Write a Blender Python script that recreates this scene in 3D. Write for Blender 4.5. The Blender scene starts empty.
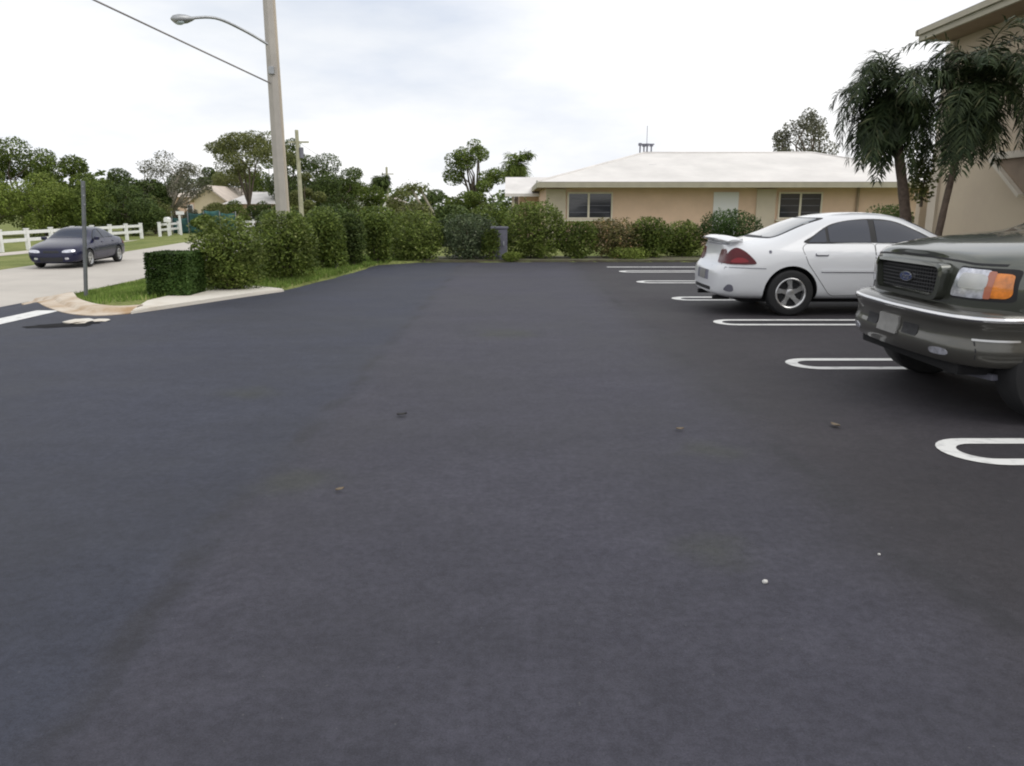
import bpy, bmesh, math, random
import numpy as np
from mathutils import Vector, Matrix
from mathutils.bvhtree import BVHTree

R = math.radians
C = bpy.context.scene.collection
scene = bpy.context.scene

# ------------------------------------------------------------------ camera model (used only to read real positions off the photo)
FPX, CX, CY, CAMH = 760.0, 512.0, 383.0, 1.47
PITCH = math.atan(175.0 / FPX)
SP, CP = math.sin(PITCH), math.cos(PITCH)

def ray(px, py):
    u = (px - CX) / FPX
    v = (py - CY) / FPX
    return Vector((u, CP - v * SP, -SP - v * CP))

def G(px, py, z=0.0):
    d = ray(px, py)
    t = (z - CAMH) / d.z
    return Vector((d.x * t, d.y * t, z))

def AT(px, py, Y):
    d = ray(px, py)
    t = Y / d.y
    return Vector((d.x * t, Y, CAMH + d.z * t))

# ------------------------------------------------------------------ helpers
def tag(o, label=None, cat=None, group=None, kind=None):
    if label: o['label'] = label
    if cat: o['category'] = cat
    if group: o['group'] = group
    if kind: o['kind'] = kind
    return o

def empty(name, loc=(0, 0, 0), rz=0.0, label=None, cat=None, group=None):
    o = bpy.data.objects.new(name, None)
    C.objects.link(o)
    o.location = loc
    o.rotation_euler = (0, 0, rz)
    o.empty_display_size = 0.2
    return tag(o, label, cat, group)

def link(name, me, mat=None, parent=None, loc=None):
    o = bpy.data.objects.new(name, me)
    C.objects.link(o)
    if mat is not None:
        if isinstance(mat, (list, tuple)):
            for m in mat: me.materials.append(m)
        else:
            me.materials.append(mat)
    if parent is not None: o.parent = parent
    if loc is not None: o.location = loc
    return o

def finish(name, bm, mat=None, parent=None, loc=None, smooth=None, recalc=True):
    if recalc:
        bmesh.ops.recalc_face_normals(bm, faces=bm.faces[:])
    me = bpy.data.meshes.new(name)
    bm.to_mesh(me)
    bm.free()
    if smooth is not None:
        for p in me.polygons: p.use_smooth = True
        me.set_sharp_from_angle(angle=R(smooth))
    return link(name, me, mat, parent, loc)

def box(bm, c, s, rot=None, bevel=0.0, taper=None):
    """axis box centre c, full size s; rot = Matrix 3x3"""
    r = bmesh.ops.create_cube(bm, size=1.0)
    vs = r['verts']
    for v in vs:
        v.co = Vector((v.co.x * s[0], v.co.y * s[1], v.co.z * s[2]))
        if taper and v.co.z > 0:
            v.co.x *= taper; v.co.y *= taper
    if bevel > 0:
        es = list({e for v in vs for e in v.link_edges})
        rb = bmesh.ops.bevel(bm, geom=es, offset=bevel, segments=2, affect='EDGES', profile=0.7)
        vs = list({v for f in rb['faces'] for v in f.verts} | {v for v in vs if v.is_valid})
    for v in vs:
        if rot is not None: v.co = rot @ v.co
        v.co += Vector(c)
    return vs

def bar(bm, a, b, w, h, bevel=0.0):
    a, b = Vector(a), Vector(b)
    d = b - a
    L = d.length
    x = d.normalized()
    up = Vector((0, 0, 1)) if abs(x.z) < 0.95 else Vector((0, 1, 0))
    y = up.cross(x).normalized()
    z = x.cross(y)
    m = Matrix((x, y, z)).transposed()
    return box(bm, (a + b) / 2, (L, w, h), m, bevel)

def tube(bm, pts, rad, seg=8, cap=True):
    pts = [Vector(p) for p in pts]
    n = len(pts)
    if not hasattr(rad, '__len__'): rad = [rad] * n
    rings = []
    prev = None
    for i, p in enumerate(pts):
        t = (pts[min(i + 1, n - 1)] - pts[max(i - 1, 0)]).normalized()
        if prev is None:
            ref = Vector((1, 0, 0)) if abs(t.x) < 0.8 else Vector((0, 1, 0))
            nx = t.cross(ref).normalized()
        else:
            nx = (prev - t * prev.dot(t)).normalized()
        prev = nx
        ny = t.cross(nx)
        rings.append([bm.verts.new(p + (nx * math.cos(2 * math.pi * k / seg) + ny * math.sin(2 * math.pi * k / seg)) * rad[i]) for k in range(seg)])
    for i in range(n - 1):
        for k in range(seg):
            bm.faces.new((rings[i][k], rings[i][(k + 1) % seg], rings[i + 1][(k + 1) % seg], rings[i + 1][k]))
    if cap:
        bm.faces.new(rings[0][::-1])
        bm.faces.new(rings[-1])

def lathe_y(bm, prof, seg=40, c=(0, 0, 0)):
    """profile of (radius, y), closed loop, about the y axis"""
    rings = []
    for k in range(seg):
        a = 2 * math.pi * k / seg
        rings.append([bm.verts.new((c[0] + r * math.cos(a), c[1] + y, c[2] + r * math.sin(a))) for r, y in prof])
    n = len(prof)
    for k in range(seg):
        A, B = rings[k], rings[(k + 1) % seg]
        for i in range(n):
            j = (i + 1) % n
            bm.faces.new((A[i], A[j], B[j], B[i]))

def prism(bm, poly, z0, z1):
    """poly: list of (x,y) or (x,y,dz)"""
    lo = [bm.verts.new((p[0], p[1], z0)) for p in poly]
    hi = [bm.verts.new((p[0], p[1], z1)) for p in poly]
    n = len(poly)
    bm.faces.new(lo[::-1]); bm.faces.new(hi)
    for i in range(n):
        bm.faces.new((lo[i], lo[(i + 1) % n], hi[(i + 1) % n], hi[i]))

def quad(bm, *ps):
    return bm.faces.new([bm.verts.new(p) for p in ps])

def cat_closed(pts, n=6):
    out = []
    N = len(pts)
    for i in range(N):
        p0, p1, p2, p3 = [np.array(pts[(i + k) % N], float) for k in (-1, 0, 1, 2)]
        for k in range(n):
            t = k / n
            out.append(tuple(0.5 * (2 * p1 + (p2 - p0) * t + (2 * p0 - 5 * p1 + 4 * p2 - p3) * t * t + (3 * p1 - p0 - 3 * p2 + p3) * t ** 3)))
    return out

def cat_open(pts, n=6):
    out = []
    N = len(pts)
    for i in range(N - 1):
        p0, p1, p2, p3 = [np.array(pts[min(max(i + k, 0), N - 1)], float) for k in (-1, 0, 1, 2)]
        for k in range(n):
            t = k / n
            out.append(tuple(0.5 * (2 * p1 + (p2 - p0) * t + (2 * p0 - 5 * p1 + 4 * p2 - p3) * t * t + (3 * p1 - p0 - 3 * p2 + p3) * t ** 3)))
    out.append(tuple(pts[-1]))
    return out

def round_poly(pts, r=0.03, n=4):
    """round the corners of a polygon"""
    out = []
    N = len(pts)
    for i in range(N):
        p = Vector(pts[i]); a = Vector(pts[i - 1]); b = Vector(pts[(i + 1) % N])
        da, db = (a - p), (b - p)
        ra = min(r, da.length * 0.45); rb = min(r, db.length * 0.45)
        s = p + da.normalized() * ra; e = p + db.normalized() * rb
        for k in range(n + 1):
            t = k / n
            out.append(tuple(s * (1 - t) ** 2 + p * 2 * t * (1 - t) + e * t * t))
    return out

# ------------------------------------------------------------------ materials
def nodes_of(m):
    m.use_nodes = True
    nt = m.node_tree
    return nt, nt.nodes, nt.links, nt.nodes['Principled BSDF']

def mat(name, col, rough=0.6, metal=0.0, var=0.0, vscale=3.0, bump=0.0, bscale=40.0, coat=0.0, spec=0.5, col2=None, detail=4.0):
    m = bpy.data.materials.new(name)
    nt, N, L, P = nodes_of(m)
    P.inputs['Base Color'].default_value = (*col, 1)
    P.inputs['Roughness'].default_value = rough
    P.inputs['Metallic'].default_value = metal
    P.inputs['Specular IOR Level'].default_value = spec
    if coat > 0:
        P.inputs['Coat Weight'].default_value = coat
        P.inputs['Coat Roughness'].default_value = 0.04
    tc = None
    if var > 0 or col2 or bump > 0:
        tc = N.new('ShaderNodeTexCoord')
    if var > 0 or col2:
        nz = N.new('ShaderNodeTexNoise')
        nz.inputs['Scale'].default_value = vscale
        nz.inputs['Detail'].default_value = detail
        nz.inputs['Roughness'].default_value = 0.6
        L.new(tc.outputs['Object'], nz.inputs['Vector'])
        cr = N.new('ShaderNodeValToRGB')
        c2 = col2 if col2 else tuple(c * (1 + var) for c in col)
        c1 = col if col2 else tuple(c * (1 - var) for c in col)
        cr.color_ramp.elements[0].position = 0.32
        cr.color_ramp.elements[1].position = 0.68
        cr.color_ramp.elements[0].color = (*c1, 1)
        cr.color_ramp.elements[1].color = (*c2, 1)
        L.new(nz.outputs['Fac'], cr.inputs['Fac'])
        L.new(cr.outputs['Color'], P.inputs['Base Color'])
    if bump > 0:
        nb = N.new('ShaderNodeTexNoise')
        nb.inputs['Scale'].default_value = bscale
        nb.inputs['Detail'].default_value = 5
        L.new(tc.outputs['Object'], nb.inputs['Vector'])
        bp = N.new('ShaderNodeBump')
        bp.inputs['Strength'].default_value = bump
        bp.inputs['Distance'].default_value = 0.02
        L.new(nb.outputs['Fac'], bp.inputs['Height'])
        L.new(bp.outputs['Normal'], P.inputs['Normal'])
    return m

def leaf_mat(name, a, b, c=None, trans=0.28, rough=0.5, nscale=1.6):
    """leaf colours: each leaf picks a shade, clumps drift slowly between two tints"""
    m = bpy.data.materials.new(name)
    nt, N, L, P = nodes_of(m)
    geo = N.new('ShaderNodeNewGeometry')
    cr = N.new('ShaderNodeValToRGB')
    cr.color_ramp.elements[0].color = (*a, 1)
    cr.color_ramp.elements[1].color = (*b, 1)
    if c:
        e = cr.color_ramp.elements.new(0.93); e.color = (*b, 1)
        cr.color_ramp.elements[-1].color = (*c, 1)
    L.new(geo.outputs['Random Per Island'], cr.inputs['Fac'])
    tc = N.new('ShaderNodeTexCoord')
    nz = N.new('ShaderNodeTexNoise'); nz.inputs['Scale'].default_value = nscale; nz.inputs['Detail'].default_value = 3
    L.new(tc.outputs['Object'], nz.inputs['Vector'])
    rmp = N.new('ShaderNodeMapRange')
    rmp.inputs['From Min'].default_value = 0.3; rmp.inputs['From Max'].default_value = 0.7
    rmp.inputs['To Min'].default_value = 0.55; rmp.inputs['To Max'].default_value = 1.45
    L.new(nz.outputs['Fac'], rmp.inputs['Value'])
    mx = N.new('ShaderNodeMix'); mx.data_type = 'RGBA'; mx.blend_type = 'MULTIPLY'
    mx.inputs[0].default_value = 1.0
    L.new(cr.outputs['Color'], mx.inputs[6]); L.new(rmp.outputs['Result'], mx.inputs[7])
    L.new(mx.outputs[2], P.inputs['Base Color'])
    P.inputs['Roughness'].default_value = rough
    P.inputs['Specular IOR Level'].default_value = 0.14
    tr = N.new('ShaderNodeBsdfTranslucent')
    L.new(mx.outputs[2], tr.inputs['Color'])
    ms = N.new('ShaderNodeMixShader'); ms.inputs[0].default_value = trans
    out = N['Material Output']
    L.new(P.outputs[0], ms.inputs[1]); L.new(tr.outputs[0], ms.inputs[2]); L.new(ms.outputs[0], out.inputs['Surface'])
    return m

def asphalt_mat():
    m = bpy.data.materials.new('sealed_asphalt')
    nt, N, L, P = nodes_of(m)
    tc = N.new('ShaderNodeTexCoord')
    def noise(scale, detail=5, vec=None, rough=0.6):
        n = N.new('ShaderNodeTexNoise'); n.inputs['Scale'].default_value = scale; n.inputs['Detail'].default_value = detail
        n.inputs['Roughness'].default_value = rough
        L.new(vec if vec else tc.outputs['Object'], n.inputs['Vector'])
        return n
    def mrange(v, a, b, c, d, smooth=True):
        r = N.new('ShaderNodeMapRange'); r.interpolation_type = 'SMOOTHSTEP' if smooth else 'LINEAR'
        r.inputs['From Min'].default_value = a; r.inputs['From Max'].default_value = b
        r.inputs['To Min'].default_value = c; r.inputs['To Max'].default_value = d
        L.new(v, r.inputs['Value']); return r.outputs['Result']
    def math_(op, a, b):
        n = N.new('ShaderNodeMath'); n.operation = op
        for i, x in enumerate((a, b)):
            if isinstance(x, (int, float)): n.inputs[i].default_value = x
            else: L.new(x, n.inputs[i])
        return n.outputs[0]
    def mixc(fac, a, b, mode='MIX'):
        n = N.new('ShaderNodeMix'); n.data_type = 'RGBA'; n.blend_type = mode
        if isinstance(fac, (int, float)): n.inputs[0].default_value = fac
        else: L.new(fac, n.inputs[0])
        for i, x in ((6, a), (7, b)):
            if isinstance(x, tuple): n.inputs[i].default_value = (*x, 1)
            else: L.new(x, n.inputs[i])
        return n.outputs[2]
    sep = N.new('ShaderNodeSeparateXYZ'); L.new(tc.outputs['Object'], sep.inputs[0])
    wob = noise(0.7, 4)
    wobx = math_('ADD', sep.outputs[0], math_('MULTIPLY', math_('SUBTRACT', wob.outputs['Fac'], 0.5), 0.55))
    # three sealer passes laid beside each other, each its own tint
    c_left, c_mid, c_right = (0.032, 0.035, 0.051), (0.042, 0.041, 0.055), (0.032, 0.029, 0.034)
    f1 = mrange(wobx, -1.55, -1.15, 0, 1)
    f2 = mrange(wobx, 1.15, 2.1, 0, 1)
    col = mixc(f1, c_left, c_mid)
    col = mixc(f2, col, c_right)
    # broad patches, squeegee streaks along the lot
    big = noise(0.45, 5)
    col = mixc(1.0, col, mixc(mrange(big.outputs['Fac'], 0.32, 0.68, 0, 1), (0.80, 0.80, 0.80), (1.2, 1.2, 1.2)), 'MULTIPLY')
    mp = N.new('ShaderNodeMapping'); mp.inputs['Scale'].default_value = (0.6, 1.3, 1)
    L.new(tc.outputs['Object'], mp.inputs['Vector'])
    st = noise(1.4, 4, mp.outputs['Vector'])
    col = mixc(1.0, col, mixc(mrange(st.outputs['Fac'], 0.35, 0.7, 0, 1), (0.92, 0.92, 0.93), (1.07, 1.07, 1.06)), 'MULTIPLY')
    # seams of the sealer passes: darker, broken lines
    for xs, wdt, seed in ((-1.36, 0.11, 1.0), (1.72, 0.14, 7.0)):
        d = math_('ABSOLUTE', math_('SUBTRACT', wobx, xs), 0)
        line = mrange(d, 0.0, wdt, 1, 0)
        brk = noise(1.3 + seed * 0.05, 3)
        line = math_('MULTIPLY', line, mrange(brk.outputs['Fac'], 0.40, 0.58, 0, 0.6))
        col = mixc(line, col, (0.022, 0.022, 0.026))
    # faint olive oil stains
    for (sx, sy, rr) in ((-1.2, 3.95, 0.34), (-2.15, 6.0, 0.33), (1.25, 4.5, 0.28), (-0.1, 9.0, 0.6), (0.9, 3.1, 0.25)):
        vd = N.new('ShaderNodeVectorMath'); vd.operation = 'DISTANCE'
        L.new(tc.outputs['Object'], vd.inputs[0]); vd.inputs[1].default_value = (sx, sy, 0)
        nn = noise(3.0, 3)
        dd = math_('ADD', vd.outputs['Value'], math_('MULTIPLY', math_('SUBTRACT', nn.outputs['Fac'], 0.5), rr * 1.4))
        col = mixc(mrange(dd, 0.0, rr, 0.5, 0), col, (0.040, 0.044, 0.031))
    # grit
    gr = noise(160, 3, rough=0.7)
    col = mixc(1.0, col, mixc(mrange(gr.outputs['Fac'], 0.3, 0.7, 0, 1), (0.78, 0.78, 0.78), (1.22, 1.22, 1.22)), 'MULTIPLY')
    md = noise(26, 6, rough=.75)
    col = mixc(1.0, col, mixc(mrange(md.outputs['Fac'], 0.3, 0.7, 0, 1), (0.78, 0.78, 0.78), (1.22, 1.22, 1.22)), 'MULTIPLY')
    bl = noise(7.0, 6, rough=.7)
    col = mixc(1.0, col, mixc(mrange(bl.outputs['Fac'], 0.3, 0.7, 0, 1), (0.87, 0.87, 0.88), (1.13, 1.13, 1.12)), 'MULTIPLY')
    sp = noise(42, 2)
    col = mixc(mrange(sp.outputs['Fac'], 0.70, 0.76, 0, 0.55), col, (0.10, 0.10, 0.105))
    L.new(col, P.inputs['Base Color'])
    L.new(mrange(big.outputs['Fac'], 0.3, 0.7, 0.66, 0.82), P.inputs['Roughness'])
    P.inputs['Specular IOR Level'].default_value = 0.38
    bp = N.new('ShaderNodeBump'); bp.inputs['Strength'].default_value = 0.4; bp.inputs['Distance'].default_value = 0.005
    L.new(gr.outputs['Fac'], bp.inputs['Height'])
    L.new(bp.outputs['Normal'], P.inputs['Normal'])
    return m

def tile_roof_mat():
    m = mat('white_roof_tile', (0.69, 0.665, 0.635), 0.85, var=0.10, vscale=0.7, detail=8)
    nt, N, L, P = nodes_of(m)
    tc = N.new('ShaderNodeTexCoord')
    br = N.new('ShaderNodeTexBrick')
    br.inputs['Scale'].default_value = 3.2
    br.inputs['Mortar Size'].default_value = 0.03
    br.inputs['Color1'].default_value = (1, 1, 1, 1); br.inputs['Color2'].default_value = (0.9, 0.9, 0.9, 1)
    br.inputs['Mortar'].default_value = (0, 0, 0, 1)
    L.new(tc.outputs['Object'], br.inputs['Vector'])
    bp = N.new('ShaderNodeBump'); bp.inputs['Strength'].default_value = 0.5; bp.inputs['Distance'].default_value = 0.03
    L.new(br.outputs['Color'], bp.inputs['Height'])
    L.new(bp.outputs['Normal'], P.inputs['Normal'])
    return m

def ground_mat():
    m = bpy.data.materials.new('grass_ground')
    nt, N, L, P = nodes_of(m)
    tc = N.new('ShaderNodeTexCoord')
    n1 = N.new('ShaderNodeTexNoise'); n1.inputs['Scale'].default_value = 0.6; n1.inputs['Detail'].default_value = 6
    n2 = N.new('ShaderNodeTexNoise'); n2.inputs['Scale'].default_value = 18; n2.inputs['Detail'].default_value = 4
    L.new(tc.outputs['Object'], n1.inputs['Vector']); L.new(tc.outputs['Object'], n2.inputs['Vector'])
    cr = N.new('ShaderNodeValToRGB')
    cr.color_ramp.elements[0].position = 0.3; cr.color_ramp.elements[0].color = (0.125, 0.165, 0.045, 1)
    cr.color_ramp.elements[1].position = 0.7; cr.color_ramp.elements[1].color = (0.26, 0.27, 0.10, 1)
    L.new(n1.outputs['Fac'], cr.inputs['Fac'])
    mx = N.new('ShaderNodeMix'); mx.data_type = 'RGBA'; mx.blend_type = 'MULTIPLY'; mx.inputs[0].default_value = 1
    r = N.new('ShaderNodeMapRange'); r.inputs['From Min'].default_value = 0.3; r.inputs['From Max'].default_value = 0.7
    r.inputs['To Min'].default_value = 0.6; r.inputs['To Max'].default_value = 1.3
    L.new(n2.outputs['Fac'], r.inputs['Value'])
    L.new(cr.outputs['Color'], mx.inputs[6]); L.new(r.outputs['Result'], mx.inputs[7])
    L.new(mx.outputs[2], P.inputs['Base Color'])
    P.inputs['Roughness'].default_value = 0.9; P.inputs['Specular IOR Level'].default_value = 0.1
    bp = N.new('ShaderNodeBump'); bp.inputs['Strength'].default_value = 0.8; bp.inputs['Distance'].default_value = 0.05
    L.new(n2.outputs['Fac'], bp.inputs['Height']); L.new(bp.outputs['Normal'], P.inputs['Normal'])
    return m

def stain_mat(name, base, stain, sscale=1.5, lo=0.45, hi=0.65, rough=0.85, bump=0.2):
    return mat(name, base, rough, col2=None, var=0.10, vscale=sscale, bump=bump, bscale=60) if stain is None else _stain(name, base, stain, sscale, lo, hi, rough, bump)

def _stain(name, base, stain, sscale, lo, hi, rough, bump):
    m = mat(name, base, rough, bump=bump, bscale=60)
    nt, N, L, P = nodes_of(m)
    tc = N.new('ShaderNodeTexCoord')
    nz = N.new('ShaderNodeTexNoise'); nz.inputs['Scale'].default_value = sscale; nz.inputs['Detail'].default_value = 8; nz.inputs['Roughness'].default_value = 0.65
    L.new(tc.outputs['Object'], nz.inputs['Vector'])
    cr = N.new('ShaderNodeValToRGB')
    cr.color_ramp.elements[0].position = lo; cr.color_ramp.elements[0].color = (*base, 1)
    cr.color_ramp.elements[1].position = hi; cr.color_ramp.elements[1].color = (*stain, 1)
    L.new(nz.outputs['Fac'], cr.inputs['Fac']); L.new(cr.outputs['Color'], P.inputs['Base Color'])
    return m

M = {}
M['asphalt'] = asphalt_mat()
M['paint_white'] = _stain('road_paint', (0.72, 0.72, 0.70), (0.30, 0.30, 0.30), 7.0, 0.50, 0.82, 0.7, 0.25)
M['road'] = _stain('pale_road', (0.50, 0.465, 0.415), (0.42, 0.39, 0.35), 0.5, 0.35, 0.7, 0.9, 0.2)
M['concrete'] = _stain('kerb_concrete', (0.60, 0.53, 0.44), (0.38, 0.26, 0.15), 1.6, 0.40, 0.66, 0.9, 0.3)
M['concrete_light'] = _stain('slab_concrete', (0.66, 0.62, 0.55), (0.50, 0.43, 0.34), 1.0, 0.5, 0.75, 0.9, 0.25)
M['sidewalk'] = _stain('sidewalk_concrete', (0.55, 0.50, 0.45), (0.45, 0.40, 0.36), 0.6, 0.4, 0.7, 0.9, 0.1)
M['ground'] = ground_mat()
M['pole'] = _stain('pole_concrete', (0.47, 0.44, 0.40), (0.35, 0.325, 0.30), 1.2, 0.35, 0.75, 0.9, 0.3)
M['wood_pole'] = mat('weathered_pole', (0.36, 0.35, 0.25), 0.9, var=0.2, vscale=3)
M['galv'] = mat('galvanised_metal', (0.36, 0.37, 0.38), 0.45, 0.7, var=0.15, vscale=8)
M['post_metal'] = mat('dull_post_metal', (0.17, 0.18, 0.19), 0.6, 0.5, var=0.2, vscale=6)
M['wire'] = mat('cable_rubber', (0.27, 0.25, 0.25), 0.6)
M['lamp_glass'] = mat('lamp_lens', (0.42, 0.48, 0.50), 0.2)
M['stucco'] = mat('beige_stucco', (0.67, 0.485, 0.365), 0.9, var=0.06, vscale=1.5, bump=0.25, bscale=80)
M['stucco_pale'] = mat('pale_stucco', (0.56, 0.49, 0.40), 0.9, var=0.06, vscale=1.5, bump=0.25, bscale=80)
M['stucco_big'] = _stain('cream_stucco', (0.56, 0.47, 0.35), (0.48, 0.39, 0.30), 0.6, 0.4, 0.75, 0.9, 0.3)
M['trim'] = mat('cream_trim', (0.66, 0.60, 0.50), 0.7, var=0.06)
M['fascia'] = mat('taupe_fascia', (0.40, 0.37, 0.29), 0.7, var=0.08)
M['soffit'] = mat('brown_soffit', (0.30, 0.23, 0.17), 0.85, var=0.1)
M['roof'] = tile_roof_mat()
M['roof_flat'] = mat('white_roof_sheet', (0.66, 0.635, 0.61), 0.85, var=0.12, vscale=0.8)
M['white'] = mat('white_gloss_paint', (0.78, 0.78, 0.77), 0.5, var=0.05, vscale=4)
M['door'] = mat('white_door', (0.70, 0.70, 0.72), 0.5)
M['pane'] = mat('window_pane', (0.035, 0.036, 0.045), 0.06, spec=0.7)
M['bark'] = mat('bark', (0.13, 0.105, 0.08), 0.95, var=0.3, vscale=6, bump=0.6, bscale=18)
M['bark_pale'] = mat('pale_bark', (0.30, 0.27, 0.22), 0.95, var=0.25, vscale=5, bump=0.4, bscale=18)
M['palm_bark'] = mat('palm_bark', (0.115, 0.085, 0.065), 0.95, var=0.3, vscale=12, bump=0.7, bscale=25)
M['teal'] = mat('teal_mesh_screen', (0.035, 0.105, 0.098), 0.85, var=0.45, vscale=1.0)
M['utility'] = mat('grey_utility_paint', (0.15, 0.15, 0.185), 0.7, var=0.25, vscale=3)
M['stone'] = mat('white_stone', (0.60, 0.59, 0.56), 0.9, var=0.15, vscale=9, bump=0.4, bscale=30)
M['dark'] = mat('black_plastic', (0.012, 0.012, 0.014), 0.6)
M['well'] = mat('wheel_well_liner', (0.008, 0.008, 0.009), 0.9)
M['rubber'] = mat('tyre_rubber', (0.014, 0.014, 0.015), 0.75, var=0.2, vscale=10)
M['alloy'] = mat('alloy_metal', (0.58, 0.58, 0.58), 0.30, 0.85)
M['chrome'] = mat('chrome', (0.75, 0.75, 0.76), 0.12, 1.0)
M['glass_car'] = mat('tinted_car_glass', (0.016, 0.024, 0.046), 0.05, spec=0.24)
M['glass_back'] = mat('rear_screen_glass', (0.10, 0.105, 0.10), 0.05, spec=1.0, coat=1.0)
M['glass_back'].node_tree.nodes['Principled BSDF'].inputs['IOR'].default_value = 1.95
M['car_white'] = mat('white_car_paint', (0.74, 0.75, 0.77), 0.32, coat=0.9)
M['car_blue'] = mat('navy_car_paint', (0.008, 0.009, 0.036), 0.25, 0.0, coat=0.25, spec=.35)
M['car_green'] = mat('dark_grey_green_car_paint', (0.064, 0.070, 0.054), 0.30, 0.5, coat=1.0)
M['car_green'].node_tree.nodes['Principled BSDF'].inputs['Coat IOR'].default_value = 1.7
M['bumper'] = mat('grey_brown_bumper_paint', (0.092, 0.089, 0.078), 0.30, 0.50, coat=0.6, var=0.06, vscale=2)
M['red_lens'] = mat('red_lamp_lens', (0.085, 0.006, 0.010), 0.18, spec=.35)
M['red_bright'] = mat('bright_red_lamp_lens', (0.22, 0.015, 0.022), 0.2, spec=.35)
M['clear_lens'] = mat('clear_lamp_lens', (0.60, 0.61, 0.67), 0.14, 0.55, coat=1.0, var=0.35, vscale=16)
M['amber'] = mat('amber_lamp_lens', (0.78, 0.24, 0.03), 0.15, coat=1.0, var=0.3, vscale=16)
M['amber_red'] = mat('amber_reflector', (0.50, 0.17, 0.10), 0.2, coat=1.0)
M['plate'] = mat('licence_plate', (0.24, 0.235, 0.225), 0.5, var=0.1, vscale=12)
M['blue_badge'] = mat('blue_badge', (0.02, 0.035, 0.12), 0.25, coat=1.0)

G_DARK = leaf_mat('dark_leaf', (0.042, 0.070, 0.020), (0.115, 0.152, 0.042), trans=0.22)
G_MID = leaf_mat('mid_leaf', (0.056, 0.092, 0.018), (0.175, 0.220, 0.048), trans=0.28)
G_OLIVE = leaf_mat('olive_leaf', (0.085, 0.105, 0.032), (0.215, 0.225, 0.080), trans=0.3)
G_LIGHT = leaf_mat('light_leaf', (0.105, 0.155, 0.026), (0.265, 0.315, 0.075), trans=0.3)
G_GREY = leaf_mat('grey_leaf', (0.085, 0.092, 0.060), (0.200, 0.195, 0.130), trans=0.25)
G_HEDGE = leaf_mat('clipped_hedge_leaf', (0.026, 0.056, 0.012), (0.076, 0.126, 0.030), trans=0.2)
G_SHRUB = leaf_mat('ficus_leaf', (0.072, 0.108, 0.022), (0.185, 0.232, 0.052), (0.33, 0.35, 0.14), trans=0.25, nscale=2.2)
G_CROTON = leaf_mat('croton_leaf', (0.063, 0.075, 0.027), (0.188, 0.158, 0.060), (0.540, 0.330, 0.180), trans=0.25, nscale=2.5)
G_SLATE = leaf_mat('slate_leaf', (0.052, 0.080, 0.038), (0.130, 0.158, 0.085), (0.26, 0.28, 0.20), trans=0.18, nscale=3)
G_PALM = leaf_mat('palm_leaf', (0.020, 0.034, 0.016), (0.064, 0.086, 0.036), (0.15, 0.15, 0.08), trans=0.15, rough=0.4)
G_GRASS = leaf_mat('grass_blade', (0.095, 0.162, 0.030), (0.203, 0.277, 0.068), (0.324, 0.324, 0.135), trans=0.3, rough=0.6, nscale=1.2)

# ------------------------------------------------------------------ terrain
def lerp_pts(pts, y):
    ys = [p[1] for p in pts]; xs = [p[0] for p in pts]
    return float(np.interp(y, ys, xs))

ROAD_NEAR = [(-9.8, -40), (-9.8, 5), (-9.9, 14), (-10.3, 21), (-11.6, 30), (-12.9, 40), (-15.2, 55), (-19.5, 75), (-31, 110)]
ROAD_FAR = [(-15.2, -40), (-15.2, 5), (-15.4, 12), (-16.2, 23.7), (-17.1, 32), (-18.0, 39), (-19.4, 48), (-20.8, 55), (-25, 75), (-37, 110)]
LOT_LEFT = [(-7.25, -12), (-7.25, 12.05), (-6.9, 11.65), (-6.2, 11.1), (-5.5, 11.3), (-4.9, 12.2), (-4.22, 13.75), (-3.75, 17), (-3.55, 20.2), (-2.6, 21.15)]

def lot_x(y):
    return float(np.interp(y, [-40, 10.9, 11.2, 12.2, 13.75, 17, 20.2, 21.2, 22], [-7.25, -7.25, -5.6, -4.9, -4.2, -3.75, -3.5, -2.6, -2.6]))

def smooth01(t):
    t = min(max(t, 0.0), 1.0)
    return t * t * (3 - 2 * t)

ROAD_Z = -0.45
def kerb_y(x):
    return float(np.interp(x, [-10.4, -9.7, -8.6, -7.6, -6.85, -6.15, -5.6], [16.4, 15.7, 14.25, 12.95, 11.9, 11.2, 11.0]))
def kerb_out(x):
    return float(np.interp(x, [-10.0, -8.9, -7.9, -7.25], [15.7, 14.15, 12.9, 12.0]))
def gz(x, y):
    xn, xf = lerp_pts(ROAD_NEAR, y), lerp_pts(ROAD_FAR, y)
    if y < 21.3 and x > lot_x(y) - 0.05 and x < 9.0:
        return -0.09
    if y < kerb_y(x) and x > -10.3 and x <= -5.6:
        return -0.09 + (ROAD_Z + 0.02) * smooth01((-7.0 - x) / 2.8) - 0.05
    if x >= xn:
        e = lot_x(min(y, 21.5))
        d = min(1.0, max(0.0, (e - 1.6 - x) / max(0.5, (e - 1.6 - xn))))
        z = 0.035 + (ROAD_Z + 0.005 - 0.035) * smooth01(d)
        if y > 40: z -= 0.25 * smooth01((y - 40) / 40)
        return z
    if x >= xf: return ROAD_Z - 0.06
    return ROAD_Z - 0.02 - 0.17 * smooth01((xf - x) / 7.0)

def axis(brk):
    out = []
    for a, b, s in brk:
        n = max(1, int(round((b - a) / s)))
        out += [a + (b - a) * i / n for i in range(n)]
    out.append(brk[-1][1])
    return out

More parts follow.
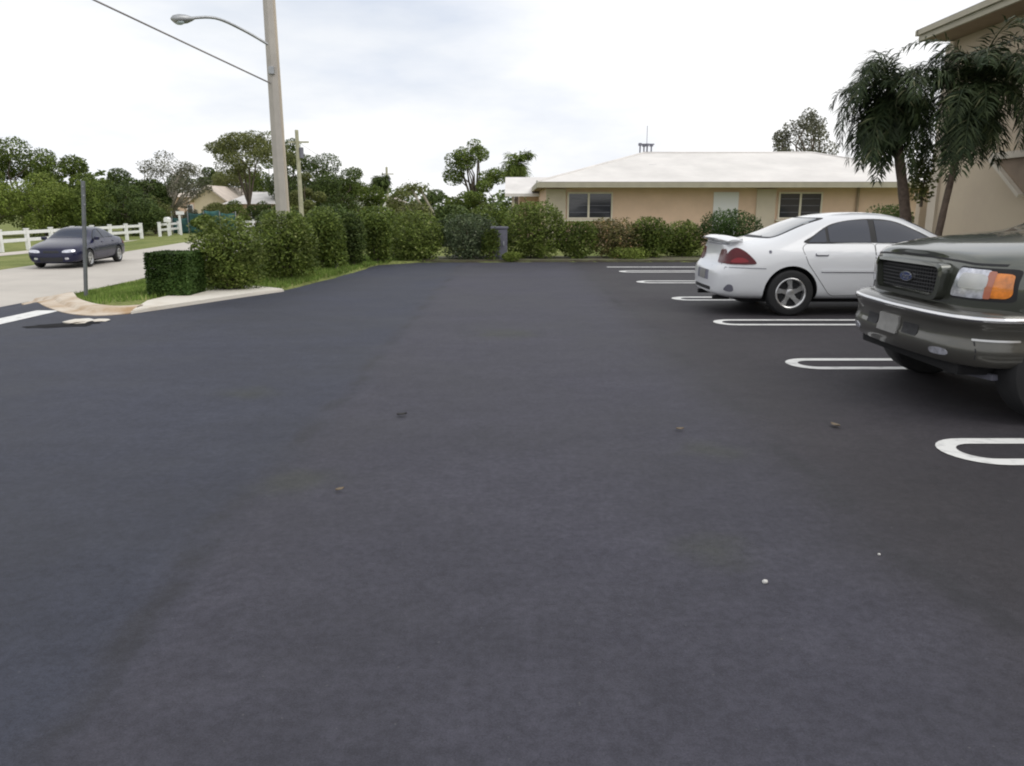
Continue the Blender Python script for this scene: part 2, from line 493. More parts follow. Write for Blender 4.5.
gx = axis([(-420, -60, 30), (-60, -26, 2), (-26, -11, 0.5), (-11, -2, 0.25), (-2, 12, 1), (12, 40, 4), (40, 420, 40)])
gy = axis([(-60, -10, 5), (-10, 9, 1), (9, 23, 0.25), (23, 60, 1), (60, 120, 5), (120, 700, 40)])
vs = [(x, y, gz(x, y)) for y in gy for x in gx]
nx = len(gx)
fs = [(j * nx + i, j * nx + i + 1, (j + 1) * nx + i + 1, (j + 1) * nx + i) for j in range(len(gy) - 1) for i in range(nx - 1)]
me = bpy.data.meshes.new('ground'); me.from_pydata(vs, [], fs)
for p in me.polygons: p.use_smooth = True
tag(link('ground', me, M['ground']), kind='structure')

# asphalt lot: one flat sheet with real edge thickness
bm = bmesh.new()
lot = [(9.0, -12)] + [(9.0, 21.35), (2, 21.45)] + [(p[0], p[1]) for p in LOT_LEFT[::-1]]
rng = random.Random(3)
pl = []
for i, p in enumerate(lot):
    q = lot[(i + 1) % len(lot)]
    d = math.dist(p, q); n = max(1, int(d / 0.6))
    edge_far = (p[1] > 11.2 and q[1] > 11.2)
    for k in range(n):
        t = k / n
        jx = rng.uniform(-.05, .05) if edge_far else 0
        pl.append((p[0] + (q[0] - p[0]) * t + jx, p[1] + (q[1] - p[1]) * t + jx))
prism(bm, pl, -0.07, 0.0)
tag(finish('parking_lot', bm, M['asphalt']), kind='structure')

# driveway apron dropping to the road
bm = bmesh.new()
NX, NY = 14, 20
g = [[bm.verts.new((-7.25 - 2.75 * i / NX, -3 + (3 + kerb_out(-7.25 - 2.75 * i / NX)) * j / NY, 0.0 + (ROAD_Z + 0.035) * smooth01(i / NX))) for i in range(NX + 1)] for j in range(NY + 1)]
for j in range(NY):
    for i in range(NX):
        bm.faces.new((g[j][i], g[j][i + 1], g[j + 1][i + 1], g[j + 1][i]))
tag(finish('driveway', bm, M['asphalt'], smooth=40), kind='structure')

def ribbon(name, A, B, z, m, ys, edge=0.0):
    bm = bmesh.new()
    prev = None
    for y in ys:
        a = bm.verts.new((lerp_pts(A, y), y, z)); b = bm.verts.new((lerp_pts(B, y), y, z + edge))
        if prev: bm.faces.new((prev[0], a, b, prev[1]))
        prev = (a, b)
    return finish(name, bm, m, smooth=60)

tag(ribbon('road', ROAD_FAR, ROAD_NEAR, ROAD_Z, M['road'], axis([(-40, 0, 5), (0, 60, 1), (60, 110, 2.5)])), kind='structure')
SW_FAR = [(-24.0, 0), (-24.0, 30), (-24.3, 40), (-25.2, 55), (-29, 75)]
SW_NEAR = [(-22.6, 0), (-22.6, 30), (-22.8, 40), (-23.7, 55), (-27.6, 75)]
tag(ribbon('sidewalk', SW_FAR, SW_NEAR, -0.60, M['sidewalk'], axis([(0, 75, 2.5)])), kind='structure')

bm = bmesh.new()
rnd = random.Random(12)
fr = [(-2.9 + 12.3 * k / 40, 21.42 + rnd.uniform(-.06, .06)) for k in range(41)]
bk = [(9.4 - 12.3 * k / 40, 23.3 + rnd.uniform(-.15, .15)) for k in range(41)]
prism(bm, fr + bk, -.05, .055)
tag(finish('soil_bed', bm, _stain('mulch_soil', (.10, .085, .06), (.14, .15, .07), 3.0, .4, .65, .95, .6)), kind='structure')

# painted stall hairpins
def hairpin(Y, x0, x1, ow=0.265, iw=0.150):
    if Y > 12: ow, iw = .275, .125
    bm = bmesh.new()
    outer = [(x1, Y + ow)]; inner = [(x1, Y + iw)]
    n = 14
    for k in range(n + 1):
        a = math.pi / 2 + math.pi * k / n
        outer.append((x0 + ow + ow * math.cos(a), Y + ow * math.sin(a)))
        inner.append((x0 + ow + iw * math.cos(a), Y + iw * math.sin(a)))
    outer.append((x1, Y - ow)); inner.append((x1, Y - iw))
    vo = [bm.verts.new((p[0], p[1], 0.005)) for p in outer]
    vi = [bm.verts.new((p[0], p[1], 0.005)) for p in inner]
    for k in range(len(vo) - 1):
        bm.faces.new((vo[k], vo[k + 1], vi[k + 1], vi[k]))
    tag(finish('stall_marking', bm, M['paint_white']), kind='structure')
for i, Y in enumerate([1.75, 4.49, 7.20, 9.93, 12.62, 15.55, 18.15]):
    hairpin(Y, 2.655 - (0.12 if i > 4 else 0), 8.0)
bm = bmesh.new()
quad(bm, (2.42, 19.45, .005), (8, 19.45, .005), (8, 19.62, .005), (2.42, 19.62, .005))
tag(finish('stall_line', bm, M['paint_white']), kind='structure')
bm = bmesh.new()
quad(bm, (-6.98, 2.5, .005), (-6.62, 2.5, .005), (-6.62, 11.12, .005), (-6.98, 11.12, .005))
tag(finish('stop_line', bm, M['paint_white']), kind='structure')

# kerb return round the grass corner
def drive_z(x): return (ROAD_Z + 0.035) * smooth01((-7.25 - x) / 2.75)
outer = [(x, y, drive_z(x)) for x, y in ((-9.9, 15.3), (-8.9, 13.9), (-7.9, 12.6), (-7.15, 11.6), (-6.35, 10.8), (-5.8, 10.55), (-5.45, 10.8))]
inner = [(x, y, drive_z(x)) for x, y in ((-9.75, 15.95), (-8.65, 14.5), (-7.6, 13.15), (-6.9, 12.1), (-6.25, 11.4), (-5.8, 11.15), (-5.5, 11.3))]
oc = cat_open([tuple(p) for p in outer], 5); ic = cat_open([tuple(p) for p in inner], 5)
bm = bmesh.new()
rows = []
for o, i_ in zip(oc, ic):
    o, i_ = Vector(o), Vector(i_)
    row = []
    for t, dz in ((0, -0.08), (0, 0.010), (0.42, 0.022), (0.50, 0.060), (0.56, 0.070), (1.0, 0.070), (1.0, -0.12)):
        p = o.lerp(i_, t); base = o.z + (min(i_.z, .0) - o.z) * t
        row.append(bm.verts.new((p.x, p.y, base + dz)))
    rows.append(row)
for a, b in zip(rows[:-1], rows[1:]):
    for k in range(len(a) - 1):
        bm.faces.new((a[k], a[k + 1], b[k + 1], b[k]))
tag(finish('kerb', bm, M['concrete'], smooth=35), kind='structure')

ap = [G(131, 314), G(165, 309), G(205, 303), G(245, 297), G(284, 291.5), G(262, 289), G(236, 287.5), G(205, 291), G(172, 298), G(146, 304)]
bm = bmesh.new()
prism(bm, [(p.x, p.y) for p in ap], -0.06, 0.055)
bmesh.ops.bevel(bm, geom=[e for e in bm.edges if all(v.co.z > 0 for v in e.verts)], offset=0.02, segments=2, affect='EDGES')
tag(finish('concrete_apron', bm, M['concrete_light']), kind='structure')

# ------------------------------------------------------------------ foliage
def leaf_object(name, pos, size, m, parent, rs, up=0.35, aspect=0.5, jitter=0.4, outward=None):
    n = len(pos)
    d = rs.normal(size=(n, 3)); d[:, 2] *= 0.7
    a = d / np.linalg.norm(d, axis=1)[:, None]
    nrm = rs.normal(size=(n, 3)); nrm[:, 2] += up * 3
    if outward is not None: nrm += outward * 1.2
    b = np.cross(nrm, a); b /= (np.linalg.norm(b, axis=1)[:, None] + 1e-9)
    s = size * (1 + jitter * rs.uniform(-1, 1, size=(n, 1)))
    a = a * s * 0.5; b = b * s * aspect * 0.5
    V = np.empty((n, 4, 3)); V[:, 0] = pos - a; V[:, 1] = pos + b; V[:, 2] = pos + a; V[:, 3] = pos - b
    me = bpy.data.meshes.new(name)
    me.vertices.add(4 * n); me.vertices.foreach_set('co', V.reshape(-1).astype(np.float32))
    me.loops.add(4 * n); me.loops.foreach_set('vertex_index', np.arange(4 * n, dtype=np.int32))
    me.polygons.add(n); me.polygons.foreach_set('loop_start', np.arange(0, 4 * n, 4, dtype=np.int32))
    me.update(calc_edges=True); me.validate()
    return link(name, me, m, parent)

def clump_points(rs, centres, radii, counts, shell=0.55, flat=1.0):
    P, O = [], []
    for c, r, k in zip(centres, radii, counts):
        d = rs.normal(size=(k, 3)); d /= np.linalg.norm(d, axis=1)[:, None]
        rad = (rs.uniform(size=(k, 1)) ** (1 / 3)) * (1 - shell) + shell * rs.uniform(0.75, 1.05, size=(k, 1)) if shell < 1 else rs.uniform(.8, 1.05, size=(k, 1))
        p = d * rad * r; p[:, 2] *= flat
        P.append(np.array(c) + p); O.append(d)
    return np.vstack(P), np.vstack(O)

def shrub(name, label, px0, px1, ytop, ybot, m, cat='shrub', n=5200, leaf=0.075, seed=0, group=None, lumps=9, boxy=False, depth=None, stems=4, z0=0.0, Y=None, loose=0.0):
    rs = np.random.RandomState(seed + 11)
    rnd = random.Random(seed)
    base = G((px0 + px1) / 2, ybot, z0) if Y is None else AT((px0 + px1) / 2, ybot, Y)
    if Y is not None: base.z = z0
    zc = base.y * CP + (CAMH - base.z) * SP
    w = (px1 - px0) / FPX * zc
    top = AT((px0 + px1) / 2, ytop, base.y + w * 0.3)
    h = max(0.25, top.z - base.z)
    d = depth or w * 0.9
    cy = d * 0.5
    root = empty(name, (base.x, base.y + cy, base.z), 0, label, cat, group)
    if boxy:
        k = n
        p = rs.uniform(-1, 1, size=(k, 3))
        f = rs.randint(0, 6, size=k)
        for ax in range(3):
            for sgn, idx in ((1, 2 * ax), (-1, 2 * ax + 1)):
                msk = (f == idx) & (rs.uniform(size=k) < 0.85)
                p[msk, ax] = sgn * rs.uniform(0.88, 1.03, size=msk.sum())
        pos = p * np.array([w / 2, d / 2, h / 2]) + np.array([0, 0, h / 2 + 0.02])
        out = p.copy()
    else:
        cs, rr, cn = [], [], []
        n = int(n * 1.5); leaf = leaf * .82
        cs.append((0, 0, h * 0.54)); rr.append(0.47); cn.append(int(n * 0.46))
        for i in range(lumps):
            a = 2 * math.pi * i / lumps + rnd.uniform(-.3, .3)
            zz = rnd.choice((0.25, 0.45, 0.62, 0.74))
            q = 0.25 * rnd.uniform(0.8, 1.15)
            cs.append((math.cos(a) * w * q, math.sin(a) * d * q, h * zz)); rr.append(rnd.uniform(0.22, 0.31)); cn.append(int(n * 0.54 / lumps))
        P, O = [], []
        for c, r, k in zip(cs, rr, cn):
            dv = rs.normal(size=(k, 3)); dv /= np.linalg.norm(dv, axis=1)[:, None]
            rad = np.where(rs.uniform(size=(k, 1)) < .72, rs.uniform(.86, 1.03 + loose, size=(k, 1)), rs.uniform(.4, .9, size=(k, 1)))
            P.append(np.array(c) + dv * rad * r * np.array([w, d, h])); O.append(dv)
        pos, out = np.vstack(P), np.vstack(O)
        keep = (pos[:, 2] > 0.02) & (pos[:, 2] < h * 1.03)
        pos, out = pos[keep], out[keep]
        SPG, SPO = [], []
        for i in range(22):
            b_ = pos[rs.randint(len(pos))]
            if b_[2] < h * .45: continue
            dv = np.array([b_[0] / w, b_[1] / d, .55 + rs.uniform(0, .5)]); dv /= np.linalg.norm(dv)
            ln = h * rs.uniform(.06, .15); k = 16
            t_ = rs.uniform(0, 1, size=(k, 1))
            SPG.append(b_ + dv * t_ * ln + rs.normal(size=(k, 3)) * .016 * h); SPO.append(np.repeat(dv[None], k, 0))
        if SPG:
            pos = np.vstack([pos] + SPG); out = np.vstack([out] + SPO)
    leaf_object('foliage', pos, leaf, m, root, rs, aspect=0.55, outward=out)
    bm = bmesh.new()
    for i in range(stems):
        a = 2 * math.pi * i / stems + rnd.uniform(-.4, .4)
        x, y = math.cos(a), math.sin(a)
        tube(bm, [(x * .05, y * .05, -0.06), (x * w * .10, y * d * .10, h * .3), (x * w * .22, y * d * .22, h * .72)], [0.03, 0.022, 0.008], 6)
    finish('stem', bm, M['bark'], root, smooth=60)
    return root

def tree(name, label, px, ybase_z, Y, ytop, wpx, m, seed, n=6000, leaf=0.26, clumps=16, cat='tree', trunk_frac=0.35, bark=None, crown_low=None, clr=0.30, flat=0.75, umbrella=False, group=None, wy=None, lean=(0, 0), loose=0.0, limb=True, tr=None):
    n = int(n * 2.6); leaf = leaf * 0.58
    rs = np.random.RandomState(seed + 101)
    rnd = random.Random(seed)
    top = AT(px, ytop, Y)
    zb = ybase_z
    h = top.z - zb
    zc = Y * CP
    w = wpx / FPX * zc
    d = wy or w
    root = empty(name, (top.x - lean[0], Y, zb), 0, label, cat, group)
    cl = (crown_low if crown_low is not None else trunk_frac) * h
    cc = (cl + h) / 2; ch = (h - cl) / 2
    cs, rr = [], []
    for i in range(clumps):
        for _ in range(30):
            v = Vector((rnd.uniform(-1, 1), rnd.uniform(-1, 1), rnd.uniform(-1, 1)))
            if 0.35 < v.length < 1: break
        if umbrella:
            v.z = abs(v.z) ** 0.5 * (1 if rnd.random() < 0.8 else -0.4)
            s = 1.0
            cs.append((lean[0] + v.x * w * .42, lean[1] + v.y * d * .42, cc + v.z * ch * 0.72 * (1 - 0.35 * (v.x * v.x + v.y * v.y))))
        else:
            v = v.normalized() * (v.length ** 0.5) * 0.78
            cs.append((lean[0] + v.x * w * .5, lean[1] + v.y * d * .5, cc + v.z * ch * 0.9))
        rr.append(rnd.uniform(0.75, 1.25) * clr * min(w, 2 * ch) * 0.62)
    if not umbrella:
        cs.append((lean[0], lean[1], h - rr[0] * .7)); rr.append(rr[0])
    tot = sum(r * r for r in rr)
    pos, out = clump_points(rs, cs, rr, [max(20, int(n * r * r / tot)) for r in rr], shell=0.45 - loose, flat=flat)
    keep = pos[:, 2] < h * 1.02
    pos, out = pos[keep], out[keep]
    leaf_object('crown', pos, leaf, m, root, rs, aspect=0.55, outward=out)
    bm = bmesh.new()
    r0 = tr or max(0.10, 0.022 * h)
    fork = Vector((lean[0] * .5, lean[1] * .5, max(cl * 0.85, 0.25 * h)))
    tube(bm, [(0, 0, -0.15), (lean[0] * .15, lean[1] * .15, fork.z * .5), fork], [r0 * 1.25, r0, r0 * 0.8], 8)
    for ci, (c, r) in enumerate(zip(cs, rr)):
        if umbrella and ci % 4: continue
        c = Vector(c)
        mid = fork.lerp(c, 0.5) + Vector((rnd.uniform(-.15, .15) * w, 0, 0.06 * h))
        tube(bm, [fork - Vector((0, 0, r0)), mid, c + Vector((0, 0, r * .3))], [r0 * .55, r0 * .3, r0 * .1], 6)
    finish('trunk', bm, bark or M['bark'], root, smooth=60)
    return root

def palm(name, label, base, top, m, seed, nfr=30, L=1.5, droop=1.0, bark=None, r0=0.11, cat='palm tree', group=None, leaflet=0.34, nl=26, skirt=0.3, wid=0.028):
    rnd = random.Random(seed)
    base, top = Vector(base), Vector(top)
    root = empty(name, base, 0, label, cat, group)
    bm = bmesh.new()
    t = top - base
    pts = []; rad = []
    for i in range(15):
        u = i / 14
        pts.append(Vector((t.x * (u ** 1.5), t.y * u, t.z * u)))
        rad.append(r0 * (1.25 - 0.45 * u) * (1.0 + 0.06 * (i % 2)))
    tube(bm, pts, rad, 10)
    finish('trunk', bm, bark or M['palm_bark'], root, smooth=50)
    V, F = [], []
    for f in range(nfr):
        az = 2 * math.pi * f * 0.618034 + rnd.uniform(-.25, .25)
        el = R(rnd.uniform(-30, 88)) if f > nfr * skirt else R(rnd.uniform(-72, -25))
        Lf = L * rnd.uniform(0.45, 1.1) * (0.72 if f <= nfr * skirt else 1)
        p = t.copy() + Vector((0, 0, rnd.uniform(-.12, .1)))
        ns = 14
        step = Lf / ns
        e = el
        rach = [p.copy()]
        dirs = []
        for k in range(ns):
            dv = Vector((math.cos(az) * math.cos(e), math.sin(az) * math.cos(e), math.sin(e)))
            dirs.append(dv)
            p = p + dv * step
            rach.append(p.copy())
            e -= R(droop * (5 + 8 * (k / ns))) * rnd.uniform(0.8, 1.2)
            e = max(e, R(-88))
        for k in range(ns):
            i0 = len(V)
            s = Vector((-math.sin(az), math.cos(az), 0)) * (0.014 * (1 - k / ns) + 0.004)
            V += [rach[k] - s, rach[k] + s, rach[k + 1] + s, rach[k + 1] - s]; F.append((i0, i0 + 1, i0 + 2, i0 + 3))
        for q in range(nl):
            u = 0.12 + 0.88 * q / nl
            k = min(ns - 1, int(u * ns)); pp = rach[k].lerp(rach[k + 1], u * ns - k)
            dv = dirs[k]; side = Vector((-math.sin(az), math.cos(az), 0)); upv = side.cross(dv) * -1
            ll = leaflet * (0.55 + 0.75 * math.sin(math.pi * min(1, u * 0.9 + 0.1))) * rnd.uniform(.8, 1.1)
            for sg in (-1, 1):
                di = (side * sg * rnd.uniform(.6, 1.0) + dv * rnd.uniform(.3, .8) + Vector((rnd.uniform(-.28, .28), rnd.uniform(-.28, .28), rnd.uniform(-.8, .12))) + upv * 0.1).normalized()
                tip = pp + di * ll + Vector((0, 0, -0.12 * ll))
                md = pp + di * ll * .5 + Vector((0, 0, 0.02))
                wv = dv.cross(di).normalized().cross(di) * wid * .5
                i0 = len(V)
                V += [pp, md + wv, tip, md - wv]; F.append((i0, i0 + 1, i0 + 2, i0 + 3))
    me = bpy.data.meshes.new('crown'); me.from_pydata([tuple(v) for v in V], [], F)
    link('crown', me, m, root)
    return root

# ------------------------------------------------------------------ vehicles
def cage(stations, level=3, crease=None):
    bm = bmesh.new()
    rings = []
    for x, prof in stations:
        ring = []
        for p in prof:
            dx = p[2] if len(p) > 2 else 0
            ring.append(bm.verts.new((x + dx, -p[0], p[1])))
        for p in prof[-2:0:-1]:
            dx = p[2] if len(p) > 2 else 0
            ring.append(bm.verts.new((x + dx, p[0], p[1])))
        rings.append(ring)
    n = len(rings[0])
    for a, b in zip(rings[:-1], rings[1:]):
        for i in range(n):
            bm.faces.new((a[i], a[(i + 1) % n], b[(i + 1) % n], b[i]))
    h = n // 2
    for r in (rings[0], rings[-1]):
        bm.faces.new((r[0], r[1], r[n - 1]))
        for i in range(1, h - 1):
            bm.faces.new((r[i], r[i + 1], r[n - i - 1], r[n - i]))
        bm.faces.new((r[h - 1], r[h], r[h + 1]))
    if crease:
        bm.edges.ensure_lookup_table()
        lay = bm.edges.layers.float.get('crease_edge') or bm.edges.layers.float.new('crease_edge')
        for a, b in zip(range(len(rings) - 1), range(1, len(rings))):
            for li, val in crease.items():
                for idx in {li, (n - li) % n}:
                    e = bm.edges.get((rings[a][idx], rings[b][idx]))
                    if e: e[lay] = val
    bmesh.ops.recalc_face_normals(bm, faces=bm.faces[:])
    me = bpy.data.meshes.new('cage')
    bm.to_mesh(me); bm.free()
    o = bpy.data.objects.new('cage', me); C.objects.link(o)
    md = o.modifiers.new('s', 'SUBSURF'); md.levels = level; md.render_levels = level
    return o

def bake(o):
    bpy.context.view_layer.update()
    dg = bpy.context.evaluated_depsgraph_get()
    me = bpy.data.meshes.new_from_object(o.evaluated_get(dg))
    return me

def body_from(stations, arches, paint, level=3, crease=None):
    """returns (final mesh with arches cut, BVH of the uncut body)"""
    o = cage(stations, level, crease)
    me0 = bake(o)
    bvh = BVHTree.FromPolygons([v.co.copy() for v in me0.vertices], [tuple(p.vertices) for p in me0.polygons])
    me0.materials.clear(); me0.materials.append(paint); me0.materials.append(M['well'])
    o2 = bpy.data.objects.new('solid', me0); C.objects.link(o2)
    cut = []
    for (x, z, r, y0) in arches:
        for s in (-1, 1):
            bm = bmesh.new()
            prof = [(0.001, s * y0), (r, s * y0), (r, s * 1.4), (0.001, s * 1.4)]
            lathe_y(bm, prof, 56, (x, 0, z))
            bmesh.ops.remove_doubles(bm, verts=bm.verts[:], dist=0.0015)
            bmesh.ops.recalc_face_normals(bm, faces=bm.faces[:])
            cm = bpy.data.meshes.new('cut'); bm.to_mesh(cm); bm.free()
            cm.materials.append(paint); cm.materials.append(M['well'])
            for p in cm.polygons: p.material_index = 1
            co = bpy.data.objects.new('cut', cm); C.objects.link(co); cut.append(co)
            b = o2.modifiers.new('b', 'BOOLEAN'); b.object = co; b.operation = 'DIFFERENCE'; b.solver = 'EXACT'
    me = bake(o2)
    for c in cut: bpy.data.objects.remove(c)
    bpy.data.objects.remove(o2); bpy.data.objects.remove(o)
    for p in me.polygons: p.use_smooth = True
    me.set_sharp_from_angle(angle=R(32))
    return me, bvh

def patch(name, bvh, poly, axis_, side, m, parent, off=0.004, cell=0.07, skirt=0.012, kids=None, smooth=40):
    """a panel that follows the body: poly given in the plane across the ray axis"""
    bm = bmesh.new()
    vv = []
    for p in poly:
        if axis_ == 'y': vv.append(bm.verts.new((p[0], 0, p[1])))
        elif axis_ == 'x': vv.append(bm.verts.new((0, p[0], p[1])))
        else: vv.append(bm.verts.new((p[0], p[1], 0)))
    f = bm.faces.new(vv)
    bmesh.ops.triangulate(bm, faces=[f])
    axes = {'y': (0, 2), 'x': (1, 2), 'z': (0, 1)}[axis_]
    for ax in axes:
        lo = min(v.co[ax] for v in bm.verts); hi = max(v.co[ax] for v in bm.verts)
        k = int((hi - lo) / cell)
        for i in range(1, k + 1):
            c = Vector((0, 0, 0)); c[ax] = lo + (hi - lo) * i / (k + 1)
            nn = Vector((0, 0, 0)); nn[ax] = 1
            bmesh.ops.bisect_plane(bm, geom=bm.verts[:] + bm.edges[:] + bm.faces[:], dist=1e-5, plane_co=c, plane_no=nn)
    bmesh.ops.triangulate(bm, faces=bm.faces[:])
    dirv = Vector((0, 0, 0)); ai = 'xyz'.index(axis_); dirv[ai] = -side
    nrm = {}
    for v in bm.verts:
        o = v.co.copy(); o[ai] = side * 6
        hit = bvh.ray_cast(o, dirv)
        if hit[0] is None:
            q = v.co.copy(); q[ai] = side * 0.8 if ai == 1 else side * 2.4
            hit = bvh.find_nearest(q)
        n = hit[1]
        if n.dot(dirv) > 0: n = -n
        nrm[v] = n
        v.co = hit[0] + n * off
    edges = [e for e in bm.edges if len(e.link_faces) == 1]
    src = {}
    r = bmesh.ops.extrude_edge_only(bm, edges=edges)
    for v in r['geom']:
        if isinstance(v, bmesh.types.BMVert):
            near = min(nrm, key=lambda q: (q.co - v.co).length_squared)
            v.co = v.co - nrm[near] * (off + skirt)
    me = None
    return finish(name, bm, m, parent, smooth=smooth)

def strip_poly(pts, w):
    pts = [Vector(p) for p in pts]
    L_, R_ = [], []
    for i, p in enumerate(pts):
        t = (pts[min(i + 1, len(pts) - 1)] - pts[max(i - 1, 0)]).normalized()
        n = Vector((-t.y, t.x)) * w / 2
        L_.append(tuple(p + n)); R_.append(tuple(p - n))
    return L_ + R_[::-1]

def grow(poly, d):
    c = np.mean(np.array(poly), axis=0)
    out = []
    n = len(poly)
    area = sum(poly[i][0] * poly[(i + 1) % n][1] - poly[(i + 1) % n][0] * poly[i][1] for i in range(n))
    s = 1 if area > 0 else -1
    for i in range(n):
        a, p, b = Vector(poly[i - 1]), Vector(poly[i]), Vector(poly[(i + 1) % n])
        t = (b - a)
        if t.length < 1e-6: out.append(tuple(p)); continue
        t.normalize()
        out.append((p.x + s * t.y * d, p.y - s * t.x * d))
    return out

def wheel(parent, x, y, r, w, rim_r, spokes=5, side=-1, style=0):
    """outer face looks to side*y"""
    bm = bmesh.new()
    lathe_y(bm, [(0.002, side * w * .12), (rim_r * .97, side * w * .12), (rim_r * .97, -side * w * .45), (0.002, -side * w * .45)], 32)
    wh = finish('wheel', bm, M['dark'], parent, loc=(x, y, r), smooth=40)
    bm = bmesh.new()
    h = w / 2
    prof = [(rim_r, -h * .86), (rim_r + .015, -h * .98), (rim_r + (r - rim_r) * .55, -h), (r - .022, -h * .93), (r - .004, -h * .72), (r, -h * .3), (r, h * .3), (r - .004, h * .72), (r - .022, h * .93), (rim_r + (r - rim_r) * .55, h), (rim_r + .015, h * .98), (rim_r, h * .86)]
    lathe_y(bm, prof, 48)
    finish('tyre', bm, M['rubber'], wh, smooth=35)
    bm = bmesh.new()
    # rim lip and barrel
    o = side
    lathe_y(bm, [(rim_r + .004, o * h * .90), (rim_r - .006, o * h * .96), (rim_r - .020, o * h * .86), (rim_r - .030, o * h * .35), (rim_r - .022, o * h * .3), (rim_r, o * h * .6)], 48)
    for k in range(spokes):
        a = 2 * math.pi * k / spokes + 0.3
        c, s = math.cos(a), math.sin(a)
        tw = 0.16 if style == 0 else 0.0
        for (ra, rb, wa, wb, oa, ob) in ((0.03, rim_r * .55, .075, .05, h * .62, h * .74), (rim_r * .5, rim_r - .012, .05, .085, h * .73, h * .66)):
            qs = []
            for (rr_, ww, oo) in ((ra, wa, oa), (rb, wb, ob)):
                aa = a + tw * (rr_ / rim_r)
                cc, ss = math.cos(aa), math.sin(aa)
                for sg in (-1, 1):
                    for dep in (0, -0.03):
                        qs.append(bm.verts.new((cc * rr_ - ss * sg * ww / 2, o * (oo + dep), ss * rr_ + cc * sg * ww / 2)))
            a0, a1, a2, a3, b0, b1, b2, b3 = qs
            for fc in ((a0, a2, b2, b0), (a1, b1, b3, a3), (a0, b0, b1, a1), (a2, a3, b3, b2), (b0, b2, b3, b1), (a0, a1, a3, a2)):
                bm.faces.new(fc)
    lathe_y(bm, [(0.002, o * h * .72), (0.045, o * h * .70), (0.065, o * h * .60), (0.07, o * h * .3), (0.002, o * h * .3)], 24)
    finish('rim', bm, M['alloy'], wh, smooth=35)
    return wh

